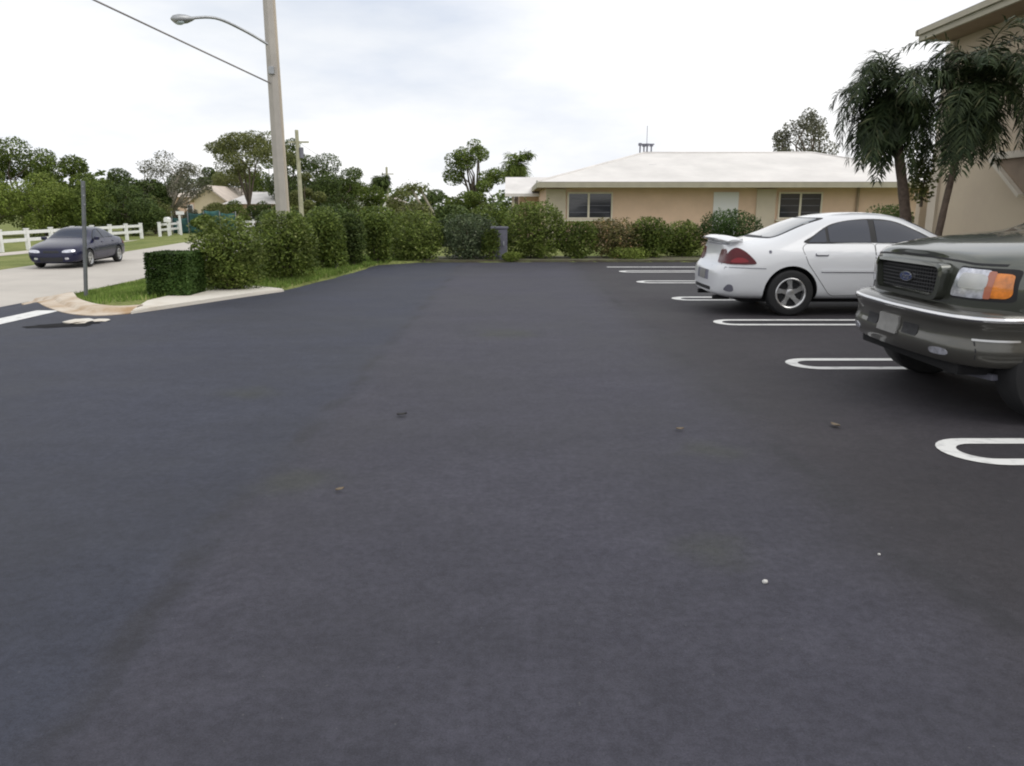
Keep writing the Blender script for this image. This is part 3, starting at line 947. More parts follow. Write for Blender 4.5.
def sedan(loc, rz, label, paint, spoiler=True, scale=(1, 1, 1), name='parked_car', glass=None):
    """four door saloon, heading +x; x = 0 at the rear bumper, 4.73 at the nose"""
    X0 = -2.365
    zb = 0.20
    S = []
    def st(x, *p): S.append((x + X0, list(p)))
    st(0.00, (0, zb + .10), (.46, zb + .10), (.58, .33), (.64, .47), (.64, .63, .0), (.60, .69, .10), (.60, .86, .15), (.52, .965, .15), (.30, .98, .13), (0, .985, .12))
    st(0.10, (0, zb + .04), (.66, zb + .04), (.76, .30), (.80, .47), (.80, .64), (.765, .71, .06), (.72, .87, .09), (.60, .985, .10), (.34, 1.0, .09), (0, 1.005, .08))
    st(0.34, (0, zb), (.74, zb), (.84, .30), (.872, .48), (.868, .66), (.835, .81), (.765, .935), (.63, 1.005), (.35, 1.022), (0, 1.028))
    st(0.75, (0, zb), (.76, zb), (.86, .30), (.888, .48), (.888, .68), (.858, .85), (.775, .965), (.64, 1.025), (.35, 1.045), (0, 1.05))
    st(1.08, (0, zb), (.76, zb), (.86, .30), (.888, .48), (.888, .69), (.862, .87), (.765, .985), (.62, 1.19), (.34, 1.215), (0, 1.222))
    st(1.50, (0, zb), (.76, zb), (.855, .29), (.885, .48), (.885, .69), (.86, .87), (.765, .985), (.575, 1.345), (.32, 1.385), (0, 1.394))
    st(2.10, (0, zb), (.76, zb), (.855, .29), (.885, .48), (.885, .69), (.86, .86), (.770, .98), (.570, 1.372), (.32, 1.415), (0, 1.424))
    st(2.62, (0, zb), (.76, zb), (.855, .29), (.885, .48), (.885, .68), (.86, .85), (.775, .965), (.575, 1.345), (.32, 1.388), (0, 1.398))
    st(2.99, (0, zb), (.76, zb), (.855, .29), (.885, .48), (.885, .68), (.86, .84), (.780, .945), (.63, 1.165), (.35, 1.205), (0, 1.215))
    st(3.36, (0, zb), (.76, zb), (.86, .30), (.888, .48), (.888, .67), (.86, .82), (.790, .91), (.70, .955), (.40, .99), (0, 1.0))
    st(3.95, (0, zb), (.75, zb), (.86, .30), (.888, .48), (.885, .66), (.85, .78), (.785, .85), (.66, .885), (.38, .915), (0, .922))
    st(4.38, (0, zb), (.72, zb), (.82, .29), (.86, .46), (.855, .62), (.81, .71), (.74, .765), (.60, .795), (.35, .815), (0, .82))
    st(4.62, (0, zb), (.60, zb), (.71, .28), (.76, .44), (.755, .56), (.70, .64), (.64, .685), (.50, .71), (.30, .722), (0, .725))
    st(4.73, (0, zb + .03), (.42, zb + .03), (.53, .29), (.58, .43), (.575, .54, -.01), (.52, .605, -.04), (.48, .645, -.07), (.38, .665, -.08), (.22, .675, -.08), (0, .68, -.08))
    wr, wf = 1.02 + X0, 3.74 + X0
    me, bvh = body_from(S, [(wr, .32, .372, .60), (wf, .32, .372, .60)], paint)
    root = empty(name, loc, rz, label, 'car')
    root.scale = scale
    link('body', me, None, root)
    for yy, sd in ((-.795, -1), (.795, 1)):
        for xx in (wr, wf):
            wheel(root, xx, yy, .318, .20, .208, 5, sd)
    gl = glass or M['glass_car']
    def P2(pts): return [(x + X0, z) for x, z in pts]
    # side glass: quarter, rear door, front door
    rim_ = P2(cat_closed([(1.22, .995), (1.34, 1.10), (1.62, 1.255), (2.05, 1.318), (2.45, 1.297), (2.76, 1.175), (3.05, 1.015), (3.03, .985), (2.6, .992), (1.9, 1.002)], 5))
    q1 = round_poly(P2([(1.25, 1.005), (1.37, 1.105), (1.505, 1.19), (1.505, 1.008)]), .02)
    q2 = round_poly(P2([(1.545, 1.008), (1.545, 1.21), (1.70, 1.265), (1.90, 1.297), (2.115, 1.304), (2.115, 1.004)]), .02)
    q3 = round_poly(P2([(2.20, 1.003), (2.20, 1.302), (2.44, 1.285), (2.60, 1.230), (2.79, 1.140), (2.97, 1.035), (2.98, .998)]), .02)
    d1 = round_poly(P2([(1.545, .32), (1.39, .52), (1.24, .72), (1.16, .93), (1.215, .985), (2.155, .985), (2.155, .30), (1.60, .285)]), .035)
    d2 = round_poly(P2([(2.170, .30), (2.170, .985), (3.11, .972), (3.20, .90), (3.22, .55), (3.18, .30)]), .035)
    for sd in (-1, 1):
        patch('window_trim', bvh, rim_, 'y', sd, M['dark'], root, off=.003)
        patch('quarter_window', bvh, q1, 'y', sd, gl, root, off=.006)
        for q, dd, hx in ((q2, d1, 1.34), (q3, d2, 2.36)):
            patch('door_seam', bvh, grow(dd, .007), 'y', sd, M['dark'], root, off=.0015)
            dr = patch('door', bvh, dd, 'y', sd, paint, root, off=.004)
            patch('window', bvh, q, 'y', sd, gl, dr, off=.007)
            patch('handle', bvh, round_poly(P2([(hx, .835), (hx, .872), (hx + .16, .872), (hx + .16, .835)]), .015), 'y', sd, paint, dr, off=.026)
            patch('handle_recess', bvh, round_poly(P2([(hx - .01, .822), (hx - .01, .862), (hx + .17, .862), (hx + .17, .822)]), .015), 'y', sd, M['utility'], dr, off=.006)
        patch('side_moulding', bvh, round_poly(P2([(1.42, .612), (1.42, .642), (3.30, .635), (3.30, .605)]), .008), 'y', sd, paint, root, off=.016)
        patch('moulding_shadow_strip', bvh, P2([(1.42, .600), (1.42, .612), (3.30, .605), (3.30, .593)]), 'y', sd, M['utility'], root, off=.005)  # grey strip painted in as the shadow under the moulding
        patch('bumper_seam', bvh, strip_poly(P2([(.06, .668), (.34, .665), (.66, .655)]), .009), 'y', sd, M['utility'], root, off=.004)
        patch('fuel_door' if sd > 0 else 'panel_line', bvh, round_poly(P2([(.70, .86), (.70, .90), (.735, .90), (.735, .86)]), .012) if sd < 0 else round_poly(P2([(.78, .76), (.78, .88), (.9, .88), (.9, .76)]), .02), 'y', sd, M['utility'] if sd < 0 else paint, root, off=.004)
        # rear lamp, wrapping the corner
        tl = patch('tail_light', bvh, P2(cat_closed([(.125, .715), (.14, .77), (.20, .88), (.28, .925), (.37, .89), (.46, .81), (.515, .745), (.50, .715), (.30, .708)], 4)), 'y', sd, M['red_lens'], root, off=.012, cell=.04)
        patch('lens_band', bvh, P2(cat_closed([(.20, .735), (.26, .79), (.36, .79), (.42, .745), (.32, .73)], 4)), 'y', sd, M['red_bright'], tl, off=.016, cell=.04)
        patch('tail_light', bvh, [(sd * y, z) for y, z in round_poly([(.44, .715), (.40, .80), (.44, .90), (.60, .91), (.68, .80), (.69, .715)], .04)], 'x', -1, M['red_lens'], root, off=.010, cell=.05)
        # bumper vent, fog recess
        patch('bumper_reflector', bvh, [(x + X0, z) for x, z in cat_closed([(.12, .36), (.16, .43), (.22, .42), (.24, .35), (.19, .33)], 4)], 'y', sd, M['utility'], root, off=.004, cell=.04)
        # front lamp
        patch('headlight', bvh, [(sd * y, z) for y, z in cat_closed([(.36, .565), (.40, .64), (.56, .665), (.70, .655), (.73, .60), (.60, .565)], 4)], 'x', 1, M['clear_lens'], root, off=.008, cell=.05)
        patch('fog_light', bvh, [(sd * y, z) for y, z in cat_closed([(.44, .33), (.44, .39), (.54, .39), (.54, .33)], 4)], 'x', 1, M['clear_lens'], root, off=.006, cell=.05)
        bm = bmesh.new()
        box(bm, (3.02 + X0, sd * .885, 1.00), (.12, .17, .12), bevel=.035)
        box(bm, (3.06 + X0, sd * .80, .97), (.07, .10, .05), bevel=.01)
        finish('mirror', bm, paint, root, smooth=40)
    patch('rear_window_trim', bvh, round_poly([(-.60, 1.055), (-.50, 1.335), (.50, 1.335), (.60, 1.055)], .06), 'x', -1, M['dark'], root, off=.003)
    patch('rear_window', bvh, round_poly([(-.575, 1.068), (-.48, 1.322), (.48, 1.322), (.575, 1.068)], .05), 'x', -1, M['glass_back'], root, off=.006)
    patch('windshield', bvh, round_poly(P2([(2.70, -.50), (3.26, -.63), (3.32, -.3), (3.34, 0), (3.32, .3), (3.26, .63), (2.70, .50)]), .06), 'z', 1, gl, root, off=.005)
    patch('grille', bvh, round_poly([(-.26, .55), (-.24, .625), (.24, .625), (.26, .55)], .02), 'x', 1, M['dark'], root, off=.006)
    patch('front_intake', bvh, round_poly([(-.36, .25), (-.38, .40), (.38, .40), (.36, .25)], .03), 'x', 1, M['dark'], root, off=.004)
    patch('rear_valance', bvh, round_poly([(-.42, .32), (-.42, .37), (.42, .37), (.42, .32)], .02), 'x', -1, M['dark'], root, off=.004)
    patch('plate_recess', bvh, round_poly([(-.30, .46), (-.30, .60), (.30, .60), (.30, .46)], .02), 'x', -1, M['utility'], root, off=.003)
    patch('licence_plate', bvh, round_poly([(-.15, .465), (-.15, .595), (.15, .595), (.15, .465)], .01), 'x', -1, M['plate'], root, off=.008)
    patch('trunk_seam', bvh, strip_poly([(-.62, .70), (-.56, .97), (.56, .97), (.62, .70)], .01), 'x', -1, M['utility'], root, off=.003)
    for yy in (-.42, .46):
        bm = bmesh.new()
        tube(bm, [(.30 + X0, yy, .215), (.06 + X0, yy, .215)], .032, 12)
        finish('exhaust_pipe', bm, M['dark'], root, smooth=40)
    # underbody keeps daylight from shining straight through
    bm = bmesh.new()
    box(bm, (2.35 + X0, 0, .235), (3.9, 1.25, .14), bevel=.03)
    finish('underbody', bm, M['well'], root)
    if spoiler:
        bm = bmesh.new()
        prof = [(-.02, 0.0), (.06, .030), (.16, .034), (.27, .012), (.20, -.006), (.06, -.012)]
        ny = 13
        rows = []
        for i in range(ny):
            t = -1 + 2 * i / (ny - 1)
            yy = t * .70
            drop = 0.035 * abs(t) ** 3
            fx = 0.10 * t * t
            chord = 1 - 0.35 * abs(t) ** 4
            rows.append([bm.verts.new((.07 + X0 + fx + px_ * chord, yy, 1.056 - drop + pz * chord)) for px_, pz in prof])
        for a, b in zip(rows[:-1], rows[1:]):
            for k in range(len(prof)):
                bm.faces.new((a[k], b[k], b[(k + 1) % len(prof)], a[(k + 1) % len(prof)]))
        bm.faces.new(rows[0]); bm.faces.new(rows[-1][::-1])
        for yy in (-.60, .60):
            box(bm, (.30 + X0, yy, 1.005), (.18, .05, .10), bevel=.015)
        finish('spoiler', bm, paint, root, smooth=45)
    return root, bvh

def expedition(loc, rz, label):
    """large sport utility; s = metres behind the bumper face, heading +x"""
    paint = M['car_green']
    S = []
    def st(s, *p): S.append((-s, [(q[0], q[1], -(q[2] if len(q) > 2 else 0)) for q in p]))
    zb = .44
    st(.15, (0, zb + .06), (.50, zb + .06), (.60, .54), (.655, .68), (.67, .88, -.01), (.67, 1.02, .0), (.66, 1.105, .03), (.50, 1.138, .02), (.30, 1.152, .01), (0, 1.158, .005))
    st(.26, (0, zb), (.66, zb), (.77, .52), (.81, .68), (.825, .88), (.82, 1.03), (.79, 1.135), (.58, 1.178), (.32, 1.196), (0, 1.202))
    st(.48, (0, zb), (.75, zb), (.90, .52), (.955, .68), (.968, .90), (.955, 1.06), (.885, 1.170), (.60, 1.222), (.33, 1.245), (0, 1.252))
    st(.88, (0, zb), (.78, zb), (.93, .52), (.985, .68), (.992, .92), (.975, 1.09), (.905, 1.200), (.62, 1.262), (.34, 1.287), (0, 1.294))
    st(1.36, (0, zb), (.78, zb), (.93, .50), (.985, .68), (.992, .92), (.975, 1.10), (.915, 1.215), (.70, 1.290), (.40, 1.318), (0, 1.324))
    st(1.74, (0, zb), (.78, zb), (.93, .48), (.985, .68), (.992, .92), (.975, 1.10), (.920, 1.21), (.80, 1.56), (.42, 1.61), (0, 1.62))
    st(2.12, (0, zb), (.78, zb), (.93, .46), (.985, .68), (.992, .92), (.975, 1.10), (.920, 1.21), (.755, 1.83), (.42, 1.885), (0, 1.895))
    st(3.2, (0, zb), (.78, zb), (.93, .46), (.985, .68), (.992, .92), (.975, 1.10), (.920, 1.21), (.765, 1.87), (.42, 1.93), (0, 1.94))
    st(4.6, (0, zb), (.78, zb), (.93, .48), (.985, .68), (.992, .92), (.975, 1.10), (.920, 1.21), (.755, 1.86), (.42, 1.92), (0, 1.93))
    st(5.02, (0, zb), (.74, zb), (.88, .50), (.94, .68), (.945, .92), (.93, 1.10), (.885, 1.21), (.735, 1.78), (.42, 1.84), (0, 1.85))
    st(5.16, (0, zb + .05), (.66, zb + .05), (.78, .52), (.84, .68), (.845, .92), (.83, 1.10), (.80, 1.21), (.66, 1.62), (.40, 1.68), (0, 1.69))
    FW, RW = -.80, -3.85
    me, bvh = body_from(S, [(FW, .40, .475, .62), (RW, .40, .475, .62)], paint)
    root = empty('parked_suv', loc, rz, label, 'sport utility vehicle')
    link('body', me, None, root)
    for yy, sd in ((-.845, -1), (.845, 1)):
        for xx in (FW, RW):
            wheel(root, xx, yy, .388, .26, .225, 5, sd, 1)
    # ---- front bumper: profile swept round the nose
    plan = [(-.46, .985), (-.36, .982), (-.28, .968), (-.20, .93), (-.13, .86), (-.075, .74), (-.035, .56), (-.01, .30), (0, 0)]
    plan = plan + [(p[0], -p[1]) for p in plan[-2::-1]]
    plan = cat_open(plan, 5)
    N_ = len(plan)
    def sweep(bm, prof):
        rows = []
        for i, p in enumerate(plan):
            a, b = Vector(plan[max(i - 1, 0)]), Vector(plan[min(i + 1, N_ - 1)])
            t = (b - a).normalized()
            n = Vector((-t.y, t.x))
            if n.x < 0 and abs(n.x) > abs(n.y): n = -n
            if abs(n.y) >= abs(n.x) and n.y * p[1] < 0: n = -n
            rows.append([bm.verts.new((p[0] + n.x * o, p[1] + n.y * o, z)) for o, z in prof])
        k = len(prof)
        for a, b in zip(rows[:-1], rows[1:]):
            for j in range(k):
                bm.faces.new((a[j], a[(j + 1) % k], b[(j + 1) % k], b[j]))
        bm.faces.new(rows[0]); bm.faces.new(rows[-1][::-1])
    bm = bmesh.new()
    sweep(bm, [(-.17, .795), (-.10, .790), (-.035, .772), (-.008, .752), (.004, .728), (.002, .700), (-.012, .680), (-.020, .655), (-.022, .60), (-.018, .565), (-.006, .545), (-.004, .50), (-.018, .445), (-.05, .405), (-.10, .39), (-.17, .40)])
    bp = finish('bumper', bm, M['bumper'], root, smooth=32)
    bm = bmesh.new()
    for v in ():
        pass
    sweep(bm, [(-.006, .752), (.004, .749), (.011, .735), (.009, .722), (-.004, .714)])
    finish('edge_highlight', bm, M['chrome'], bp, smooth=50)  # chrome strip put in as the highlight along the bumper's top edge
    bbv = BVHTree.FromPolygons([v.co.copy() for v in bp.data.vertices], [tuple(p.vertices) for p in bp.data.polygons])
    # wheel-arch facing shows the bumper wrapping to the tyre
    patch('licence_plate', bbv, round_poly([(-.155, .515), (-.155, .655), (.155, .655), (.155, .515)], .012), 'x', 1, M['plate'], bp, off=.016)
    patch('intake', bbv, round_poly([(.20, .54), (.20, .625), (.40, .625), (.40, .54)], .02), 'x', 1, M['dark'], bp, off=.003)
    patch('intake', bbv, round_poly([(-.40, .54), (-.40, .625), (-.20, .625), (-.20, .54)], .02), 'x', 1, M['dark'], bp, off=.003)
    for sd in (-1, 1):
        patch('fog_light', bbv, [(sd * y, z) for y, z in cat_closed([(.575, .455), (.575, .495), (.71, .50), (.72, .46)], 4)], 'x', 1, M['clear_lens'], bp, off=.005, cell=.04)
        patch('side_trim', bbv, [(x, z) for x, z in round_poly([(-.43, .586), (-.43, .600), (-.16, .600), (-.16, .586)], .005)], 'y', sd, M['alloy'], bp, off=.006)
        patch('bumper_seam', bbv, strip_poly([(-.17, .58), (-.18, .46)], .006), 'y', sd, M['dark'], bp, off=.003)
    # valance hanging under the bumper
    bm = bmesh.new()
    box(bm, (-.33, 0, .375), (.34, 1.50, .12), bevel=.03)
    box(bm, (-.60, .30, .30), (.5, .18, .12), bevel=.03)
    finish('front_valance', bm, M['well'], root)
    for sd in (-1, 1):
        bm = bmesh.new()
        bar(bm, (-.40, sd * .80, .31), (-.40, sd * .52, .29), .05, .045, .01)
        finish('tow_hook', bm, M['utility'], root)
    # ---- grille: surround, dark insert with egg-crate bars, badge
    def bend(y): return -.128 - .10 * y * y
    go = round_poly([(-.475, .805), (-.520, 1.085), (.520, 1.085), (.475, .805)], .085, 6)
    gi = round_poly([(-.425, .846), (-.470, 1.048), (.470, 1.048), (.425, .846)], .06, 6)
    bm = bmesh.new()
    def ringv(poly, off): return [bm.verts.new((bend(y) + off, y, z)) for y, z in poly]
    r0, r1, r2, r3 = ringv(go, -.07), ringv(grow(go, -.006), .052), ringv(grow(gi, .008), .056), ringv(gi, -.02)
    n = len(go)
    for a, b in ((r0, r1), (r1, r2), (r2, r3)):
        for i in range(n):
            bm.faces.new((a[i], a[(i + 1) % n], b[(i + 1) % n], b[i]))
    gr = finish('grille', bm, paint, root, smooth=40)
    bm = bmesh.new()
    vs_ = [bm.verts.new((bend(y) - .012, y, z)) for y, z in gi]
    cvt = bm.verts.new((bend(0) - .008, 0, .95))
    for i in range(n): bm.faces.new((vs_[i], vs_[(i + 1) % n], cvt))
    finish('grille_backing', bm, M['dark'], gr)
    bm = bmesh.new()
    def halfw(z): return .425 + .045 * (z - .846) / .202 - .012
    for i in range(27):
        y = -.452 + .904 * i / 26
        zl = .853; zh = 1.041
        if abs(y) > .41: zl = .89; zh = 1.03
        box(bm, (bend(y) + .002, y, (zl + zh) / 2), (.012, .006, zh - zl))
    for j in range(7):
        z = .866 + .027 * j
        w_ = halfw(z)
        kk = 8
        for i in range(kk):
            y0 = -w_ + 2 * w_ * i / kk; y1 = -w_ + 2 * w_ * (i + 1) / kk
            bar(bm, (bend(y0) + .004, y0, z), (bend(y1) + .004, y1, z), .012, .006)
    finish('grille_bars', bm, mat('grille_bar_plastic', (.045, .045, .048), .35), gr)
    def oval(bm, a, b, x0, x1, seg=36):
        A = [bm.verts.new((x0, a * math.cos(2 * math.pi * k / seg), .952 + b * math.sin(2 * math.pi * k / seg))) for k in range(seg)]
        B = [bm.verts.new((x1, a * .96 * math.cos(2 * math.pi * k / seg), .952 + b * .93 * math.sin(2 * math.pi * k / seg))) for k in range(seg)]
        for k in range(seg): bm.faces.new((A[k], A[(k + 1) % seg], B[(k + 1) % seg], B[k]))
        bm.faces.new(B); bm.faces.new(A[::-1])
    bx = bend(0)
    bm = bmesh.new(); oval(bm, .098, .041, bx - .01, bx + .024)
    bd = finish('badge', bm, M['chrome'], gr, smooth=40)
    bm = bmesh.new(); oval(bm, .090, .034, bx + .012, bx + .0265)
    finish('badge_face', bm, M['blue_badge'], bd, smooth=40)
    cu = bpy.data.curves.new('t', 'FONT'); cu.body = 'Ford'; cu.size = .062; cu.extrude = .0015; cu.shear = .35
    cu.align_x = 'CENTER'; cu.align_y = 'CENTER'
    to = bpy.data.objects.new('t', cu); C.objects.link(to)
    tm = bake(to); bpy.data.objects.remove(to)
    mt = Matrix.Translation((bx + .0285, 0, .952)) @ Matrix(((0, 0, 1, 0), (1, 0, 0, 0), (0, 1, 0, 0), (0, 0, 0, 1)))
    tm.transform(mt); tm.materials.clear()
    link('badge_script', tm, M['chrome'], bd)
    # ---- head lamps wrapping the corner
    for sd in (-1, 1):
        # projected from the front for the clear part, from the side for the amber part
        patch('headlight_bezel', bvh, [(sd * y, z) for y, z in round_poly([(.525, .845), (.585, 1.075), (.90, 1.068), (.905, .845)], .03)], 'x', 1, M['dark'], root, off=.003, cell=.05)
        hl = patch('headlight', bvh, [(sd * y, z) for y, z in round_poly([(.535, .862), (.595, 1.062), (.815, 1.056), (.805, .862)], .03)], 'x', 1, M['clear_lens'], root, off=.012, cell=.05)
        patch('reflector', bvh, [(sd * y, z) for y, z in round_poly([(.60, .925), (.62, 1.03), (.80, 1.03), (.80, .925)], .04)], 'x', 1, M['alloy'], hl, off=.016, cell=.05)
        patch('turn_signal', bvh, [(sd * y, z) for y, z in round_poly([(.808, .870), (.818, 1.040), (.885, 1.034), (.892, .90), (.878, .870)], .02)], 'x', 1, M['amber'], root, off=.010, cell=.04)
        patch('reflector', bvh, [(sd * y, z) for y, z in round_poly([(.788, .864), (.798, 1.050), (.828, 1.048), (.818, .864)], .01)], 'x', 1, M['amber_red'], hl, off=.0145, cell=.04)
        patch('hood_seam', bvh, strip_poly([(-1.35, sd * .885), (-.88, sd * .872), (-.60, sd * .862), (-.46, sd * .850)], .014), 'z', 1, M['dark'], root, off=.003, cell=.05)
        # side windows
        for poly in ([(-1.80, 1.25), (-2.15, 1.72), (-2.80, 1.76), (-2.80, 1.24)], [(-2.90, 1.24), (-2.90, 1.76), (-3.80, 1.76), (-3.80, 1.24)], [(-3.90, 1.24), (-3.90, 1.76), (-4.85, 1.72), (-4.90, 1.26)]):
            patch('window', bvh, round_poly(poly, .05), 'y', sd, M['glass_car'], root, off=.005)
        for poly, hx in (([(-1.50, .52), (-1.45, 1.20), (-2.84, 1.20), (-2.84, .50)], -2.70), ([(-2.87, .50), (-2.87, 1.20), (-3.85, 1.20), (-3.72, .92), (-3.40, .72), (-3.35, .50)], -3.62)):
            patch('door_seam', bvh, grow(round_poly(poly, .05), .008), 'y', sd, M['dark'], root, off=.0015)
            dr = patch('door', bvh, round_poly(poly, .05), 'y', sd, paint, root, off=.004)
            patch('handle', bvh, round_poly([(hx, 1.02), (hx, 1.06), (hx + .18, 1.06), (hx + .18, 1.02)], .015), 'y', sd, M['dark'], dr, off=.03)
        bm = bmesh.new()
        box(bm, (-1.98, sd * 1.10, 1.28), (.12, .20, .24), bevel=.04)
        box(bm, (-1.98, sd * .97, 1.23), (.07, .14, .06), bevel=.01)
        finish('mirror', bm, M['dark'], root, smooth=40)
        patch('tail_light', bvh, [(sd * y, z) for y, z in round_poly([(.70, .85), (.68, 1.30), (.80, 1.25), (.83, .85)], .03)], 'x', -1, M['red_lens'], root, off=.008)
        # running board
        bm = bmesh.new()
        box(bm, (-2.32, sd * .93, .42), (1.95, .18, .06), bevel=.02)
        finish('running_board', bm, M['bumper'], root, smooth=40)
    patch('hood_seam', bvh, strip_poly(cat_open([(-.845, 1.092), (-.70, 1.092), (-.52, 1.103), (0, 1.116), (.52, 1.103), (.70, 1.092), (.845, 1.092)], 4), .015), 'x', 1, M['dark'], root, off=.003, cell=.05)
    patch('windshield', bvh, round_poly([(-1.46, -.75), (-2.06, -.68), (-2.06, .68), (-1.46, .75), (-1.40, .40), (-1.38, 0), (-1.40, -.40)], .06), 'z', 1, M['glass_car'], root, off=.005)
    patch('rear_window', bvh, round_poly([(-.66, 1.25), (-.58, 1.60), (.58, 1.60), (.66, 1.25)], .06), 'x', -1, M['glass_car'], root, off=.005)
    bm = bmesh.new()
    box(bm, (-5.16, 0, .62), (.22, 1.80, .26), bevel=.05)
    finish('rear_bumper', bm, M['bumper'], root, smooth=40)
    bm = bmesh.new()
    box(bm, (-2.6, 0, .42), (4.3, 1.15, .20), bevel=.03)
    finish('underbody', bm, M['well'], root)
    for yy in (-.66, .66):
        bm = bmesh.new()
        tube(bm, [(-2.4, yy, 1.84), (-2.5, yy, 1.955), (-4.4, yy, 1.955), (-4.5, yy, 1.82)], .018, 8)
        finish('roof_rail', bm, M['dark'], root, smooth=40)
    return root

expedition((2.985, 6.0, 0), math.pi, 'dark grey green sport utility vehicle with amber turn signals, nose towards the lane')
sedan((2.84 + 2.365, 11.42, 0), 0, 'white four door sedan with trunk spoiler parked tail out in a painted stall', M['car_white'])
cp = G(80, 264.5, ROAD_Z)
_d = Vector((math.sin(R(7)), -math.cos(R(7))))
sedan((cp.x, cp.y + .1, ROAD_Z), math.atan2(_d.y, _d.x), 'dark navy blue sedan driving along the pale road by the white fence', M['car_blue'], spoiler=False, name='moving_car', scale=(.93, .95, .92))

# ------------------------------------------------------------------ ranch house
HY = 30.2     # front wall plane
def house_main():
    root = empty('ranch_house', (8.6, HY + 4, 0), 0, 'single storey beige house with white hip roof behind the shrubs and sedan', 'house')
    def rel(bm):
        bmesh.ops.translate(bm, verts=bm.verts[:], vec=(-8.6, -(HY + 4), 0)); return bm
    xl = AT(546, 187, HY).x; xr = 17.4
    ez = 2.27
    # walls
    bm = bmesh.new()
    box(bm, ((xl + xr) / 2, HY + 4.4, ez / 2 + .05), (xr - xl, 8.8, ez + .1))
    finish('wall', rel(bm), M['stucco'], root)
    # hip roof
    el, er, ef, eb = AT(537, 187, HY - .75).x, xr + .75, HY - .75, HY + 9.4
    ym = (ef + eb) / 2; rise = 1.38; run = (eb - ef) / 2
    z0 = ez + .16
    bm = bmesh.new()
    a, b, c, d = [bm.verts.new(p) for p in ((el, ef, z0), (er, ef, z0), (er, eb, z0), (el, eb, z0))]
    r1, r2 = bm.verts.new((el + run * .95, ym, z0 + rise)), bm.verts.new((er - run, ym, z0 + rise))
    bm.faces.new((a, b, r2, r1)); bm.faces.new((b, c, r2)); bm.faces.new((c, d, r1, r2)); bm.faces.new((d, a, r1))
    rf = finish('roof', rel(bm), M['roof'], root)
    # ridge caps
    bm = bmesh.new()
    for p, q in (((el, ef, z0), (el + run * .95, ym, z0 + rise)), ((er, ef, z0), (er - run, ym, z0 + rise)), ((el + run * .95, ym, z0 + rise), (er - run, ym, z0 + rise))):
        tube(bm, [p, q], .055, 6)
    finish('ridge_cap', rel(bm), M['roof_flat'], rf, smooth=60)
    bm = bmesh.new()
    t = .05
    for (cx, cy, sx, sy) in (((el + er) / 2, ef + t / 2, er - el, t), ((el + er) / 2, eb - t / 2, er - el, t), (el + t / 2, (ef + eb) / 2, t, eb - ef - 2 * t), (er - t / 2, (ef + eb) / 2, t, eb - ef - 2 * t)):
        box(bm, (cx, cy, z0 - .11), (sx, sy, .20))
    finish('fascia', rel(bm), M['fascia'], root)
    bm = bmesh.new()
    quad(bm, (el + t, ef + t, z0 - .18), (er - t, ef + t, z0 - .18), (er - t, eb - t, z0 - .18), (el + t, eb - t, z0 - .18))
    finish('soffit', rel(bm), M['soffit'], root)
    # vents and the aerial cluster at the ridge
    v = AT(652, 166, HY + 2.2)
    bm = bmesh.new(); box(bm, (v.x, v.y, v.z - .05), (.35, .3, .2), bevel=.03)
    finish('roof_vent', rel(bm), M['utility'], rf)
    v = AT(646, 155, ym)
    bm = bmesh.new()
    for dx, hh in ((-.27, .36), (-.10, .32), (.04, .34), (.22, .33)):
        tube(bm, [(v.x + dx, ym, z0 + rise - .1), (v.x + dx, ym, z0 + rise + hh)], .030, 8)
        tube(bm, [(v.x + dx, ym, z0 + rise + hh - .06), (v.x + dx, ym, z0 + rise + hh + .05)], [.085, .07], 10)
    bar(bm, (v.x - .35, ym, z0 + rise + .36), (v.x + .34, ym, z0 + rise + .36), .05, .05)
    tube(bm, [(v.x + .05, ym + .2, z0 + rise - .1), (v.x + .05, ym + .2, z0 + rise + 1.15)], .012, 6)
    finish('roof_vent', rel(bm), M['utility'], rf, smooth=50)
    # windows
    def window(px0, px1, py0, py1, mull, blinds=False):
        p0, p1 = AT(px0, py1, HY), AT(px1, py0, HY)
        w, h = p1.x - p0.x, p1.z - p0.z
        cx, cz = (p0.x + p1.x) / 2, (p0.z + p1.z) / 2
        bm = bmesh.new()
        f = .06
        for (dx, dz, sx, sz) in ((0, h / 2 - f / 2, w, f), (0, -h / 2 + f / 2, w, f), (-w / 2 + f / 2, 0, f, h - 2 * f), (w / 2 - f / 2, 0, f, h - 2 * f)):
            box(bm, (cx + dx, HY - .015, cz + dz), (sx, .07, sz))
        for m_ in mull:
            box(bm, (p0.x + w * m_, HY - .012, cz), (.075, .06, h - 2 * f))
        wf = finish('window', rel(bm), M['trim'], root)
        bm = bmesh.new(); box(bm, (cx, HY + .0, cz), (w - 2 * f, .02, h - 2 * f))
        finish('pane', rel(bm), M['pane'], wf)
        bm = bmesh.new()
        for k in range(1, 4):
            zz = cz - h / 2 + h * k / 4
            xs = [p0.x + f] + [p0.x + w * m_ for m_ in mull] + [p1.x - f]
            for xa, xb in zip(xs[:-1], xs[1:]):
                box(bm, ((xa + xb) / 2, HY - .016, zz), (xb - xa - .08, .012, .022))
        finish('glazing_bar', rel(bm), M['utility'], wf)
        bm = bmesh.new(); box(bm, (cx, HY - .06, cz - h / 2 - .05), (w + .16, .14, .07), bevel=.01)
        finish('sill', rel(bm), M['trim'], wf)
    window(567, 613, 192, 219, (.47,))
    window(777, 823, 192, 219, (.5,))
    # pale panels of the wall, each standing a little proud
    for px0, px1, mm in ((546, 566, M['stucco_pale']), (757, 776, M['stucco_pale'])):
        a_, b_ = AT(px0, 190, HY).x, AT(px1, 190, HY).x
        bm = bmesh.new(); box(bm, ((a_ + b_) / 2, HY - .03, 1.1), (b_ - a_, .09, 2.16))
        finish('wall_panel', rel(bm), mm, root)
